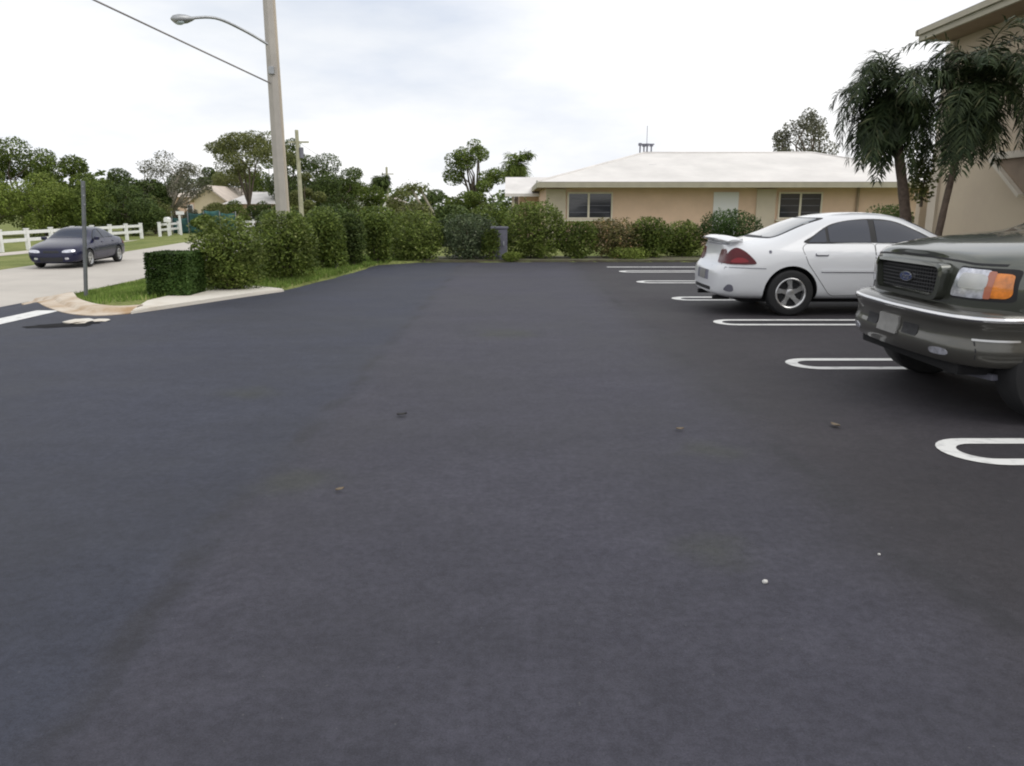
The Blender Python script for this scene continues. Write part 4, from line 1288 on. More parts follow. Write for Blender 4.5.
    a_, b_ = AT(714, 190, HY).x, AT(739, 190, HY).x
    bm = bmesh.new(); box(bm, ((a_ + b_) / 2, HY - .02, 1.04), (b_ - a_, .06, 2.06), bevel=.008)
    dr = finish('door', rel(bm), M['door'], root)
    bm = bmesh.new(); bmesh.ops.create_uvsphere(bm, u_segments=10, v_segments=8, radius=.035)
    bmesh.ops.translate(bm, verts=bm.verts[:], vec=(b_ - .09, HY - .085, 1.0))
    finish('handle', rel(bm), M['galv'], dr, smooth=60)
    # dark return under the eave, far right
    a_ = AT(858, 190, HY).x
    bm = bmesh.new(); tube(bm, [(a_, HY - .06, 0), (a_, HY - .06, 2.3)], .05, 8)
    finish('downpipe', rel(bm), M['soffit'], root, smooth=50)
    # rear wing with porch on the left
    wl = AT(505, 185, 37.6).x
    bm = bmesh.new()
    wx1 = xl + .9
    box(bm, ((wl + .7 + wx1) / 2, 41.2, 1.12), (wx1 - wl - .7, 4.5, 2.24))
    finish('wall', rel(bm), M['stucco'], root)
    bm = bmesh.new()
    wb = 46.0
    zf = AT(505, 193.5, 37.3).z; zr = AT(505, 177, 39.7).z
    V = [(wl, 37.3, zf), (wx1 + 2.2, 37.3, zf), (wx1 + 2.2, 39.9, zr), (wl, 39.9, zr), (wx1 + 2.2, wb, zr), (wl, wb, zr)]
    top = [bm.verts.new(p) for p in V]; bot = [bm.verts.new((p[0], p[1], p[2] - .14)) for p in V]
    for q in ((0, 1, 2, 3), (3, 2, 4, 5)):
        bm.faces.new([top[i] for i in q]); bm.faces.new([bot[i] for i in q[::-1]])
    for i, j in ((0, 1), (1, 2), (2, 4), (4, 5), (5, 3), (3, 0)):
        bm.faces.new((top[i], top[j], bot[j], bot[i]))
    finish('roof', rel(bm), M['roof_flat'], root)
    for pxp in (513, 541):
        bm = bmesh.new(); q = AT(pxp, 190, 37.6)
        box(bm, (q.x, 37.65, 1.06), (.12, .12, 2.12))
        finish('porch_post', rel(bm), M['stucco_pale'], root)
    return root
house_main()

# ------------------------------------------------------------------ two storey building on the right
def big_building():
    WX = 9.9; Y1 = 18.45; Y0 = -8.0
    e = AT(917, 40, 16.6)
    root = empty('apartment_building', (WX + 4, 5, 0), 0, 'two storey cream stucco building with overhanging eave behind the palms', 'building')
    def rel(bm):
        bmesh.ops.translate(bm, verts=bm.verts[:], vec=(-(WX + 4), -5, 0)); return bm
    EX, EY = 9.12, 17.95
    ez = AT(917, 42, EY * .955).z
    d = ray(920, 41); t = EX / d.x
    ez = CAMH + d.z * t; EY = d.y * t
    bm = bmesh.new()
    box(bm, (WX + 5, (Y0 + Y1) / 2, (ez + .05) / 2), (10, Y1 - Y0, ez + .05))
    finish('wall', rel(bm), M['stucco_big'], root)
    bm = bmesh.new()
    t_ = .07
    rx1 = WX + 10.8; ry0 = Y0 - .7
    for (cx, cy, sx, sy, z, hh, o) in ((EX, 0, t_, 0, .0, .17, 0), (EX - .06, 0, t_, 0, .12, .11, 0)):
        box(bm, (cx + t_ / 2, (ry0 + EY) / 2, ez + z + hh / 2), (t_, EY - ry0, hh))
    box(bm, ((EX + rx1) / 2, EY + t_ / 2, ez + .085), (rx1 - EX, t_, .17))
    box(bm, ((EX + rx1) / 2 - .03, EY + t_ / 2 + .06, ez + .175), (rx1 - EX + .06, t_, .11))
    finish('fascia', rel(bm), M['fascia'], root)
    bm = bmesh.new()
    quad(bm, (EX + t_, ry0, ez + .02), (rx1, ry0, ez + .02), (rx1, EY, ez + .02), (EX + t_, EY, ez + .02))
    finish('soffit', rel(bm), M['soffit'], root)
    bm = bmesh.new()
    xm = (EX + rx1) / 2
    zr = ez + .24; q = 2.3
    A = [(EX - .06, ry0 - .06, zr), (rx1 + .06, ry0 - .06, zr), (rx1 + .06, EY + .13, zr), (EX - .06, EY + .13, zr)]
    a, b, c, dd = [bm.verts.new(p) for p in A]
    r1, r2 = bm.verts.new((xm, ry0 + 5.6, zr + q)), bm.verts.new((xm, EY - 5.6, zr + q))
    bm.faces.new((a, b, r1)); bm.faces.new((b, c, r2, r1)); bm.faces.new((c, dd, r2)); bm.faces.new((dd, a, r1, r2))
    bm.faces.new((a, dd, c, b))
    finish('roof', rel(bm), M['roof'], root)
    # vertical corner strip, lighter
    bm = bmesh.new(); box(bm, (WX - .02, Y1 - .14, ez / 2 - .02), (.10, .34, ez - .04), bevel=.01)
    finish('corner_strip', rel(bm), M['stucco_pale'], root)
    # sloping brown underside of the outside stair
    bm = bmesh.new()
    y_a, y_b = 15.35, 14.85
    za, zb_, zc_ = 2.75, 2.78, 2.02
    zt = AT(990, 158, 15.4).z; zl = AT(1003, 193, 14.95).z
    prof = [(15.98, zt), (14.92, zt), (14.92, zl), (14.99, zl)]
    f = [bm.verts.new((WX - .12, y, z)) for y, z in prof]; g = [bm.verts.new((WX + .02, y, z)) for y, z in prof]
    bm.faces.new(f); bm.faces.new(g[::-1])
    for i in range(4): bm.faces.new((f[i], f[(i + 1) % 4], g[(i + 1) % 4], g[i]))
    finish('stair_underside', rel(bm), M['soffit'], root)
    bm = bmesh.new()
    bar(bm, (WX - .10, 16.06, zt + .02), (WX - .10, 14.99, zl - .05), .24, .07)
    finish('stair_edge', rel(bm), M['trim'], root)
    bm = bmesh.new(); box(bm, (WX - .09, 15.45, zt + .066), (.22, 1.2, .13))
    finish('stair_landing', rel(bm), M['trim'], root)
    for yy in (13.2, 10.0, 6.5):
        for zz in (1.5, 3.95):
            bm = bmesh.new()
            for (dy, dz, sy, sz) in ((0, .57, 1.3, .07), (0, -.57, 1.3, .07), (-.615, 0, .07, 1.07), (.615, 0, .07, 1.07), (0, 0, .05, 1.07)):
                box(bm, (WX - .02, yy + dy, zz + dz), (.08, sy, sz))
            w = finish('window', rel(bm), M['white'], root)
            bm = bmesh.new(); box(bm, (WX - .006, yy, zz), (.02, 1.17, 1.07)); finish('pane', rel(bm), M['pane'], w)
    return root
big_building()
# low garden wall joining the building
p = AT(919, 197, 19.2)
bm = bmesh.new()
box(bm, ((p.x + 11.6) / 2, 19.2, .88), (11.6 - p.x, .2, 1.76), bevel=.01)
gw = empty('garden_wall', (0, 0, 0), 0, 'low cream garden wall behind the palm trunks at the building corner', 'wall')
finish('wall_face', bm, M['stucco_big'], gw)
bm = bmesh.new(); box(bm, ((p.x + 11.6) / 2, 19.2, 1.79), (11.7 - p.x, .27, .07), bevel=.012)
finish('coping', bm, M['stucco_pale'], gw)

# ------------------------------------------------------------------ poles, lamp, cables
def big_pole():
    b = G(283, 262, 0); Y = 20.0
    a = AT(283, 215, Y); root = empty('utility_pole', (a.x, Y, -.1), 0, 'tall concrete utility pole with a street lamp arm, above the rounded shrubs', 'utility pole')
    bm = bmesh.new()
    H = 10.6
    tube(bm, [(0, 0, -.2), (0, 0, 4), (0, 0, H)], [.185, .165, .125], 8)
    finish('pole', bm, M['pole'], root, smooth=20)
    bm = bmesh.new()
    bar(bm, (.165, -.06, 0), (.135, -.05, 8.0), .05, .05)
    finish('lit_side_strip', bm, M['stucco_pale'], root)  # pale strip colours in the sunlit right side of the pole
    s, e = AT(269, 45, Y - .1), AT(188, 18.5, Y - 1.2)
    mid1, mid2 = AT(243, 30, Y - .35), AT(215, 18, Y - .85)
    off = Vector((a.x, Y, -.1))
    bm = bmesh.new()
    tube(bm, [p - off for p in cat_v([s, mid1, mid2, e], 6)], .032, 8)
    arm = finish('lamp_arm', bm, M['galv'], root, smooth=50)
    bm = bmesh.new()
    dirv = (e - mid2).normalized()
    c = e - off
    prof = [(0.0, .03), (.06, .06), (.18, .105), (.34, .12), (.46, .085), (.52, .02)]
    tube(bm, [c + dirv * (x - .14) for x, r in prof], [r for x, r in prof], 12)
    for v in bm.verts:
        if v.co.z > c.z: v.co.z = c.z + (v.co.z - c.z) * .75
    finish('lamp_head', bm, M['galv'], arm, smooth=50)
    bm = bmesh.new()
    bmesh.ops.create_uvsphere(bm, u_segments=14, v_segments=8, radius=.09)
    for v in bm.verts: v.co = Vector((v.co.x * 1.3, v.co.y, v.co.z * .7)) + c + dirv * .2 + Vector((0, 0, -.07))
    finish('lamp_lens', bm, M['lamp_glass'], arm, smooth=60)
    bm = bmesh.new()
    box(bm, (0, -.17, 4.85), (.14, .08, .18), bevel=.02)
    finish('cable_clamp', bm, M['galv'], root)
    # cable to the upper left
    p0 = AT(270, 83, Y - .15); p1 = AT(92, -1, 15.5)
    dv = (p1 - p0); p2 = p0 + dv * 2.4
    pts = [p0.lerp(p2, k / 20) for k in range(21)]
    bm = bmesh.new(); tube(bm, pts, .020, 6)
    tag(finish('overhead_cable', bm, M['wire'], None, smooth=60), 'thick overhead cable rising from the concrete pole to the upper left', 'cable')

def cat_v(pts, n):
    return [Vector(p) for p in cat_open([tuple(p) for p in pts], n)]
big_pole()

def far_pole(px, ytop, ybase, Y, label, arm=True):
    t_ = AT(px, ytop, Y); b = AT(px, ybase, Y)
    z0 = -.6
    root = empty('utility_pole', (t_.x, Y, z0), 0, label, 'utility pole', 'distant utility poles')
    bm = bmesh.new(); tube(bm, [(0, 0, -.2), (0, 0, t_.z - z0)], [.20, .14], 8)
    finish('pole', bm, M['wood_pole'], root, smooth=40)
    h = t_.z - z0
    bm = bmesh.new()
    bar(bm, (-.7, 0, h - .9), (.9, 0, h - .9), .1, .12)
    finish('cross_arm', bm, M['wood_pole'], root)
    bm = bmesh.new(); tube(bm, [(.28, 0, h - 2.1), (.28, 0, h - 1.3)], .17, 10)
    finish('transformer', bm, M['utility'], root, smooth=40)
    return Vector((t_.x, Y, t_.z))
f1 = far_pole(296.5, 130, 205, 62, 'weathered pole right of the concrete pole, in front of dense green trees')
f2 = far_pole(386.5, 167, 205, 105, 'short far pole beside a dark palm and a white house')
for dz, lb in ((-.85, 'upper thin power line between the two distant poles'), (-1.7, 'lower thin power line between the two distant poles')):
    pts = [f1.lerp(f2, k / 16) + Vector((0, 0, dz - 1.2 * math.sin(math.pi * k / 16))) for k in range(17)]
    bm = bmesh.new(); tube(bm, pts, .012, 5)
    tag(finish('power_line', bm, M['wire'], None), lb, 'cable', 'distant power lines')

# thin post on the grass corner
pb = G(84.5, 287, .0); pt = AT(83, 181, pb.y)
root = empty('sign_post', (pb.x, pb.y, -.05), 0, 'thin grey metal post standing in the grass corner by the kerb', 'post')
bm = bmesh.new(); bar(bm, (0, 0, -.2), (pt.x - pb.x, 0, pt.z + .05), .055, .055, .008)
finish('post', bm, M['post_metal'], root)
bm = bmesh.new()
for k in range(3): box(bm, (pt.x - pb.x, -.032, pt.z - .05 - .16 * k), (.022, .012, .022))
finish('bolt', bm, M['galv'], root)

# ------------------------------------------------------------------ white rail fence beyond the road
def fence(pts, label, rails=2, hp=1.03):
    root = empty('rail_fence', (pts[0][0], pts[0][1], -.64), 0, label, 'fence', 'white rail fences across the road')
    o = Vector((pts[0][0], pts[0][1], 0))
    for i, p in enumerate(pts):
        bm = bmesh.new()
        q = Vector((p[0], p[1], 0)) - o
        box(bm, (q.x, q.y, hp / 2), (.17, .17, hp), bevel=.012)
        box(bm, (q.x, q.y, hp + .03), (.21, .21, .06), bevel=.02)
        finish('post', bm, M['white'], root)
    for a, b in zip(pts[:-1], pts[1:]):
        A, B = Vector((a[0], a[1], 0)) - o, Vector((b[0], b[1], 0)) - o
        d = (B - A).normalized() * .09
        for z in (.90, .52)[:rails]:
            bm = bmesh.new()
            bar(bm, A + d + Vector((0, 0, z)), B - d + Vector((0, 0, z)), .05, .17, .01)
            finish('rail', bm, M['white'], root)
A_, B_ = Vector((-24.7, 33.0)), Vector((-25.85, 54.0))
n_ = 9
fence([tuple(A_.lerp(B_, i / n_)) for i in range(n_ + 1)], 'long white two rail fence behind the blue sedan')
fence([(-26.15, 57.5), (-26.5, 60.0), (-26.9, 62.6)], 'short white fence section right of the gap, by the teal screen')
q0, q1 = AT(236, 224, 70), AT(262, 224, 70)
fence([(q0.x, 70), (q0.x + 1.6, 70.0), (q1.x, 70)], 'white fence piece showing above the first rounded shrub')

# teal screen and white posts by it
q0, q1 = AT(172, 220, 64), AT(236, 220, 64)
root = empty('screen_fence', (q0.x, 64, -.65), 0, 'teal mesh screen on posts below the cream gable house', 'fence')
w_ = q1.x - q0.x
n_ = 4
for i in range(n_ + 1):
    bm = bmesh.new(); tube(bm, [(w_ * i / n_, 0, -.1), (w_ * i / n_, 0, 1.85)], .045, 8)
    finish('post', bm, M['galv'], root, smooth=50)
rs = np.random.RandomState(5)
for i in range(n_):
    bm = bmesh.new()
    nx_, nz_ = 8, 6
    hh = 1.75 - (.4 if i == 0 else 0) + (.2 if i == 2 else 0)
    gv = [[bm.verts.new((w_ * (i + .03 + .94 * a / nx_) / n_, .03 + .05 * math.sin(a * 1.3 + b) * (1 if 0 < a < nx_ else 0), .08 + (hh - .08) * b / nz_ - (.10 * math.sin(math.pi * a / nx_) if b == nz_ else 0))) for a in range(nx_ + 1)] for b in range(nz_ + 1)]
    for b in range(nz_):
        for a in range(nx_):
            bm.faces.new((gv[b][a], gv[b][a + 1], gv[b + 1][a + 1], gv[b + 1][a]))
    o = finish('screen_panel', bm, M['teal'], root, smooth=60)
    sm = o.modifiers.new('thick', 'SOLIDIFY'); sm.thickness = .012
q = AT(180, 222, 60)
root = empty('white_post', (q.x, 60, -.65), 0, 'white post with a short cross board in front of the teal screen', 'post')
bm = bmesh.new(); box(bm, (0, 0, .92), (.14, .14, 1.85), bevel=.01); finish('post', bm, M['white'], root)
bm = bmesh.new(); box(bm, (.1, -.09, 1.75), (.62, .05, .26), bevel=.01); finish('board', bm, M['white'], root)
q = AT(166, 219, 58)
root = empty('mailbox', (q.x, 58.2, -.65), 0, 'small pale mailbox on a post at the gap in the white fence', 'mailbox')
bm = bmesh.new(); box(bm, (0, 0, .55), (.1, .1, 1.2)); finish('post', bm, M['white'], root)
bm = bmesh.new()
tube(bm, [(0, -.28, 1.30), (0, .28, 1.30)], .16, 12); box(bm, (0, 0, 1.2), (.318, .555, .2))
finish('box', bm, M['white'], root, smooth=40)

# ------------------------------------------------------------------ far houses
def far_house(px0, px1, yeave, yridge, Y, label, wallm, roofm, gable_front=True, depth=8):
    a, b = AT(px0, yeave, Y), AT(px1, yeave, Y)
    r = AT((px0 + px1) / 2, yridge, Y if gable_front else Y + depth / 2)
    z0 = -.7
    cx = (a.x + b.x) / 2; w = b.x - a.x; ez = a.z - z0; rz_ = r.z - z0
    root = empty('distant_house', (cx, Y, z0), 0, label, 'house')
    bm = bmesh.new()
    if gable_front:
        pr = [(-w / 2, 0), (w / 2, 0), (w / 2, ez), (0, rz_ - .1), (-w / 2, ez)]
        f = [bm.verts.new((x, 0, z)) for x, z in pr]; g_ = [bm.verts.new((x, depth, z)) for x, z in pr]
        bm.faces.new(f); bm.faces.new(g_[::-1])
        for i in range(5): bm.faces.new((f[i], f[(i + 1) % 5], g_[(i + 1) % 5], g_[i]))
    else:
        box(bm, (0, depth / 2, ez / 2), (w, depth, ez))
    finish('wall', bm, wallm, root)
    bm = bmesh.new()
    ov = .5; th = .2
    if gable_front:
        k = (rz_ - ez) / (w / 2)
        P_ = [(-w / 2 - ov, ez - ov * k), (0, rz_), (w / 2 + ov, ez - ov * k)]
        for (p, q) in ((P_[0], P_[1]), (P_[1], P_[2])):
            t4 = [(p[0], -ov, p[1]), (q[0], -ov, q[1]), (q[0], depth + ov, q[1]), (p[0], depth + ov, p[1])]
            T = [bm.verts.new(c) for c in t4]; B = [bm.verts.new((c[0], c[1], c[2] + th)) for c in t4]
            bm.faces.new(T); bm.faces.new(B[::-1])
            for i in range(4): bm.faces.new((T[i], T[(i + 1) % 4], B[(i + 1) % 4], B[i]))
    else:
        e0 = [(-w / 2 - ov, -ov, ez), (w / 2 + ov, -ov, ez), (w / 2 + ov, depth + ov, ez), (-w / 2 - ov, depth + ov, ez)]
        v = [bm.verts.new(c) for c in e0]
        r1, r2 = bm.verts.new((-w / 4, depth / 2, rz_)), bm.verts.new((w / 4, depth / 2, rz_))
        bm.faces.new((v[0], v[1], r2, r1)); bm.faces.new((v[1], v[2], r2)); bm.faces.new((v[2], v[3], r1, r2)); bm.faces.new((v[3], v[0], r1)); bm.faces.new(v[::-1])
    finish('roof', bm, roofm, root)
    bm = bmesh.new(); box(bm, (w * .12, -.02, ez * .55), (w * .22, .08, ez * .4))
    wn = finish('window', bm, M['white'], root)
    bm = bmesh.new(); box(bm, (w * .12, -.05, ez * .55), (w * .22 - .2, .06, ez * .4 - .2)); finish('pane', bm, M['pane'], wn)
M['peach_roof'] = mat('pale_peach_roof', (0.60, 0.52, 0.45), .8, var=.12, vscale=1.0)
M['cream_wall'] = mat('cream_wall', (0.66, 0.56, 0.40), .9, var=.05)
far_house(194, 224, 199, 187, 88, 'cream gabled house beyond the teal screen', M['cream_wall'], M['peach_roof'], True, 10)
far_house(172, 200, 197, 190, 92, 'low tan house wing left of the cream gable', M['stucco'], M['peach_roof'], False, 8)
far_house(228, 272, 204, 192, 84, 'house with mottled pale roof left of the concrete pole', M['stucco'], M['roof_flat'], False, 9)
far_house(354, 376, 198, 192.5, 100, 'small white house between the dense trees and the far palm', M['white'], M['roof_flat'], False, 8)
far_house(378, 396, 202, 197, 108, 'tiny pale house behind the short far pole', M['stucco_pale'], M['peach_roof'], False, 8)

# ------------------------------------------------------------------ planting near the lot
E = 'rounded shrubs along the left edge'
shrub('clipped_hedge', 'dark green box shaped clipped hedge at the grass corner', 148, 189, 254, 299, G_HEDGE, 'hedge', 24000, .045, 1, None, boxy=True, depth=.75)
shrub('shrub', 'large rounded shrub next to the box hedge, behind the pale slab', 184, 256, 218, 295, G_SHRUB, seed=2, n=7600, leaf=.07, group=E, loose=.08)
shrub('shrub', 'rounded shrub in front of the concrete pole', 247, 312, 213, 283, G_SHRUB, seed=3, n=7200, leaf=.075, group=E, loose=.08)
shrub('shrub', 'tall narrow shrub right of the concrete pole', 299, 343, 208, 272, G_MID, seed=4, n=6000, leaf=.08, group=E, loose=.08)
shrub('shrub', 'slim dark shrub beside a white stub in the grass', 338, 364, 213, 268, G_DARK, seed=5, n=3600, leaf=.08, group=E, loose=.05)
shrub('shrub', 'narrow dark shrub at the end of the grass strip', 360, 390, 214, 265, G_MID, seed=6, n=4200, leaf=.085, group=E, loose=.06)
F_ = 'shrubs along the far edge of the lot'
shrub('shrub', 'wide green shrub at the far left corner of the asphalt', 384, 442, 212, 262.5, G_SHRUB, seed=7, n=6200, leaf=.085, group=F_, loose=.08)
shrub('shrub', 'slate green domed shrub left of the grey utility cabinet', 440, 498, 214, 262, G_SLATE, seed=8, n=5600, leaf=.08, group=F_)
shrub('shrub', 'tall leafy shrub right of the grey utility cabinet', 501, 568, 203, 261.5, G_SHRUB, seed=9, n=7000, leaf=.09, group=F_, loose=.08)
shrub('shrub', 'small shrub under the left house window', 558, 600, 222, 261, G_MID, seed=10, n=3600, leaf=.085, group=F_, loose=.12)
shrub('shrub', 'loose reddish shrub in front of the blank beige wall', 590, 642, 219, 260.5, G_CROTON, seed=12, n=3000, leaf=.095, group=F_, loose=.2)
shrub('shrub', 'dense shrub between the reddish one and the sedan', 630, 674, 218, 260, G_MID, seed=13, n=4600, leaf=.085, group=F_, loose=.1)
shrub('shrub', 'shrub next to the tail of the white sedan', 664, 706, 222, 259, G_SHRUB, seed=14, n=4200, leaf=.085, group=F_, loose=.1)
shrub('shrub', 'smooth domed dark shrub rising above the sedan trunk', 704, 772, 210, 256, G_HEDGE, seed=15, n=7000, leaf=.08, group=F_, Y=22.4)
shrub('shrub', 'low dark shrub past the sedan roof, by the house wall', 872, 922, 205, 252, G_DARK, seed=16, n=4200, leaf=.09, group=F_, Y=24.0)
shrub('shrub', 'small yellow green tuft at the foot of the utility cabinet', 501, 522, 252, 262.5, G_LIGHT, n=1300, leaf=.05, seed=17, stems=2)
shrub('shrub', 'low weedy shrub between two reddish ones at the lot edge', 612, 650, 248, 261.5, G_LIGHT, n=1600, leaf=.06, seed=18, stems=2, loose=.3)

shrub('shrub', 'loose low shrub overlapping the left flank of the utility cabinet', 482, 500, 230, 262, G_MID, n=1400, leaf=.075, seed=81, stems=2, loose=.25)
# second row behind, closing the view under the far trees
Bk = 'dark bushes behind the lot edge'
for i, (x0, x1, yt, Y, mm, lb) in enumerate((
    (300, 352, 205, 27, G_DARK, 'dark bush behind the tall narrow shrub'),
    (345, 400, 207, 28, G_MID, 'green bush behind the slim dark shrubs'),
    (392, 436, 204, 30, G_OLIVE, 'olive bush below the leaning pale trunks'),
    (430, 474, 206, 29, G_DARK, 'dark bush behind the slate green dome'),
    (466, 515, 204, 30, G_MID, 'bush behind the grey utility cabinet'),
    (250, 300, 209, 29, G_DARK, 'dark bush behind the concrete pole foot'))):
    shrub('bush', lb, x0, x1, yt, 250, mm, 'bush', 4200, .13, 40 + i, Bk, Y=Y, z0=-.1, loose=.1)

# utility cabinets, stub, stones
q = G(499.5, 261.5); w_ = .44
root = empty('utility_cabinet', (q.x, q.y + .3, 0), 0, 'grey utility cabinet between the domed and the leafy shrub', 'utility cabinet')
bm = bmesh.new(); box(bm, (0, 0, .46), (w_, .4, .88), bevel=.02); finish('cabinet', bm, M['utility'], root)
bm = bmesh.new(); box(bm, (0, 0, .93), (w_ + .06, .46, .06), bevel=.02); finish('lid', bm, M['utility'], root)
bm = bmesh.new(); box(bm, (0, -.215, .48), (w_ - .09, .025, .74), bevel=.008); dd_ = finish('door', bm, M['utility'], root)
bm = bmesh.new(); box(bm, (.12, -.235, .5), (.03, .03, .12)); finish('handle', bm, M['galv'], dd_)
bm = bmesh.new(); box(bm, (0, 0, .01), (w_ + .2, .6, .06), bevel=.01); finish('base', bm, M['concrete_light'], root)

def stone(px, py, s, label, seed, grp='white stones at the lot edge', m=None, cat='stone', nm='edge_stone', flat=.7, dz=0):
    rnd = random.Random(seed)
    bm = bmesh.new(); bmesh.ops.create_icosphere(bm, subdivisions=2, radius=s)
    for v in bm.verts:
        v.co *= 1 + rnd.uniform(-.16, .16); v.co.z *= flat
    q = G(px, py)
    o = finish(nm, bm, m or M['stone'], None, loc=(q.x, q.y, s * flat * .75 + dz), smooth=35)
    return tag(o, label, cat, grp)
stone(382, 260.5, .11, 'white stone at the tip of the grass strip', 1)
stone(455, 260.0, .13, 'white stone in front of the slate green dome', 2)
stone(486, 259.5, .15, 'widest white stone, beside the utility cabinet', 3, flat=.5)
q = G(336.5, 270)
root = empty('pipe_stub', (q.x, q.y, 0), 0, 'short white pipe stub at the foot of the slim dark shrub', 'pipe')
bm = bmesh.new(); tube(bm, [(0, 0, -.05), (0, 0, .26)], .045, 10); finish('pipe', bm, M['white'], root, smooth=40)
bm = bmesh.new(); tube(bm, [(0, 0, .23), (0, 0, .30)], .058, 10); finish('cap', bm, M['white'], root, smooth=40)

# rubble at the kerb and bits on the asphalt
stone(79, 322.5, .17, 'largest broken pale concrete lump lying by the kerb return', 21, 'concrete rubble by the kerb', M['concrete_light'], 'rubble', 'rubble', .14)
stone(86, 321, .10, 'small pale concrete lump touching the largest one', 22, 'concrete rubble by the kerb', M['stone'], 'rubble', 'rubble', .2)
stone(101, 321, .11, 'pale concrete lump right of the others by the kerb', 23, 'concrete rubble by the kerb', M['concrete_light'], 'rubble', 'rubble', .14)
bm = bmesh.new()
rnd = random.Random(4)
for (px, py, w1, w2) in ((60, 326, .42, .18), (68, 324.5, .35, .16)):
    q = G(px, py); n = 18
    bm.faces.new([bm.verts.new((q.x + w1 * math.cos(2 * math.pi * k / n) * rnd.uniform(.7, 1.1), q.y + w2 * math.sin(2 * math.pi * k / n) * rnd.uniform(.7, 1.1) + .25 * w1 * math.cos(2 * math.pi * k / n), .004 + (.002 if px > 62 else 0))) for k in range(n)])
tag(finish('tar_patch', bm, mat('fresh_tar', (.019, .019, .021), .95, spec=.1), None), kind='structure')

def litter_leaf(px, py, L, label, m, seed, rz):
    q = G(px, py)
    bm = bmesh.new()
    n = 6
    top = []
    for k in range(n + 1):
        t = k / n; w = L * .28 * math.sin(math.pi * min(1, t * .92 + .06))
        z = .012 + .03 * L / .1 * (t - .5) ** 2
        top.append((bm.verts.new((L * (t - .5), w, z + .008)), bm.verts.new((L * (t - .5), 0, z)), bm.verts.new((L * (t - .5), -w, z + .006))))
    for a, b in zip(top[:-1], top[1:]):
        bm.faces.new((a[0], a[1], b[1], b[0])); bm.faces.new((a[1], a[2], b[2], b[1]))
    o = finish('fallen_leaf', bm, m, None, loc=(q.x, q.y, 0), smooth=60)
    o.rotation_euler = (0, 0, rz)
    sm = o.modifiers.new('thick', 'SOLIDIFY'); sm.thickness = .003
    tag(o, label, 'leaf', 'fallen leaves on the asphalt')
M['dry_leaf'] = mat('dry_leaf', (.17, .13, .085), .7, var=.3, vscale=30)
M['dark_litter'] = mat('dark_dead_leaf', (.015, .013, .012), .7)
litter_leaf(402, 416.5, .075, 'dark curled leaf in the middle of the lot', M['dark_litter'], 1, .4)
litter_leaf(835, 427, .085, 'dry brown leaf below the hairpin stripe before the sport utility vehicle', M['dry_leaf'], 2, 1.9)
litter_leaf(680, 431, .055, 'small dry leaf left of the brown one', M['dry_leaf'], 3, .1)
litter_leaf(340, 492, .05, 'tiny pale leaf on the left side of the lot, near an oil stain', M['dry_leaf'], 4, .7)
stone(765, 583, .011, 'tiny white pebble on the asphalt in the right foreground', 31, 'pebbles on the asphalt', M['stone'], 'pebble', 'pebble', .8)
stone(879, 555, .006, 'tinier pale pebble right of the white one', 32, 'pebbles on the asphalt', M['stone'], 'pebble', 'pebble', .8)

# ------------------------------------------------------------------ palms by the building
b = AT(913, 228, 14.9)
palm('palm_tree', 'left palm with dark drooping crown, straight trunk behind the white sedan', (b.x, 14.9, 0), AT(889, 97, 14.9), G_PALM, 3, nfr=84, L=1.62, droop=1.25, r0=.09, group='palms beside the building', leaflet=.29, nl=40, skirt=.25)
b = AT(944, 228, 14.3)
palm('palm_tree', 'right palm with leaning slender trunk in front of the cream wall', (b.x - .15, 14.3, 0), AT(976, 88, 14.3), G_PALM, 8, nfr=96, L=1.85, droop=1.15, r0=.055, group='palms beside the building', leaflet=.30, nl=40, skirt=.25)
shrub('vine', 'small leafy vine climbing between the two palm trunks', 912, 938, 140, 200, G_OLIVE, 'vine', 700, .10, 71, None, Y=15.3, z0=1.55, stems=1, loose=.3)

# ------------------------------------------------------------------ far trees
T_ = 'trees across the road'
tree('tree', 'tall dark tree at the left edge above the white fence', 12, -.7, 66, 137, 112, G_MID, 1, n=9000, leaf=.34, clumps=22, crown_low=.12, group=T_)
tree('tree', 'broad green tree behind the blue sedan', 72, -.7, 68, 155, 118, G_MID, 2, n=8000, leaf=.34, clumps=20, crown_low=.10, group=T_)
tree('tree', 'green tree between the blue sedan and the bare grey tree', 118, -.7, 70, 168, 104, G_DARK, 3, n=7000, leaf=.34, clumps=18, crown_low=.08, group=T_)
for i, (px, yt, w, mm, lb) in enumerate(((-12, 176, 80, G_LIGHT, 'bright bush at the left edge, low behind the white fence'), (38, 172, 74, G_LIGHT, 'bright green bush behind the front of the blue sedan'), (88, 178, 70, G_MID, 'mid green bush behind the thin post'), (128, 184, 62, G_DARK, 'dark bush behind the right end of the long fence'))):
    tree('bush', lb, px, -.7, 58 + i * .8, yt, w, mm, 20 + i, n=5600, leaf=.26, clumps=14, crown_low=.0, cat='bush', group='bushes behind the white fence', trunk_frac=.1, clr=.42)
tree('tree', 'sparse grey tree with bare twigs left of the cream house', 164, -.7, 72, 150, 92, G_GREY, 5, n=2600, leaf=.28, clumps=26, crown_low=.18, bark=M['bark_pale'], clr=.24, loose=.35, group=T_, tr=.16)
tree('tree', 'dark round tree behind the cream gable', 208, -.7, 105, 167, 44, G_DARK, 6, n=3600, leaf=.45, clumps=12, crown_low=.25, group=T_)
tree('tree', 'tall layered umbrella shaped tree left of the concrete pole', 246, -.7, 78, 122, 88, G_OLIVE, 7, n=7000, leaf=.30, clumps=24, crown_low=.30, umbrella=True, clr=.30, flat=.55, group=T_, lean=(.6, 0))
tree('tree', 'dark tree directly behind the concrete pole', 292, -.7, 86, 138, 56, G_DARK, 8, n=4200, leaf=.36, clumps=14, crown_low=.2, group=T_)
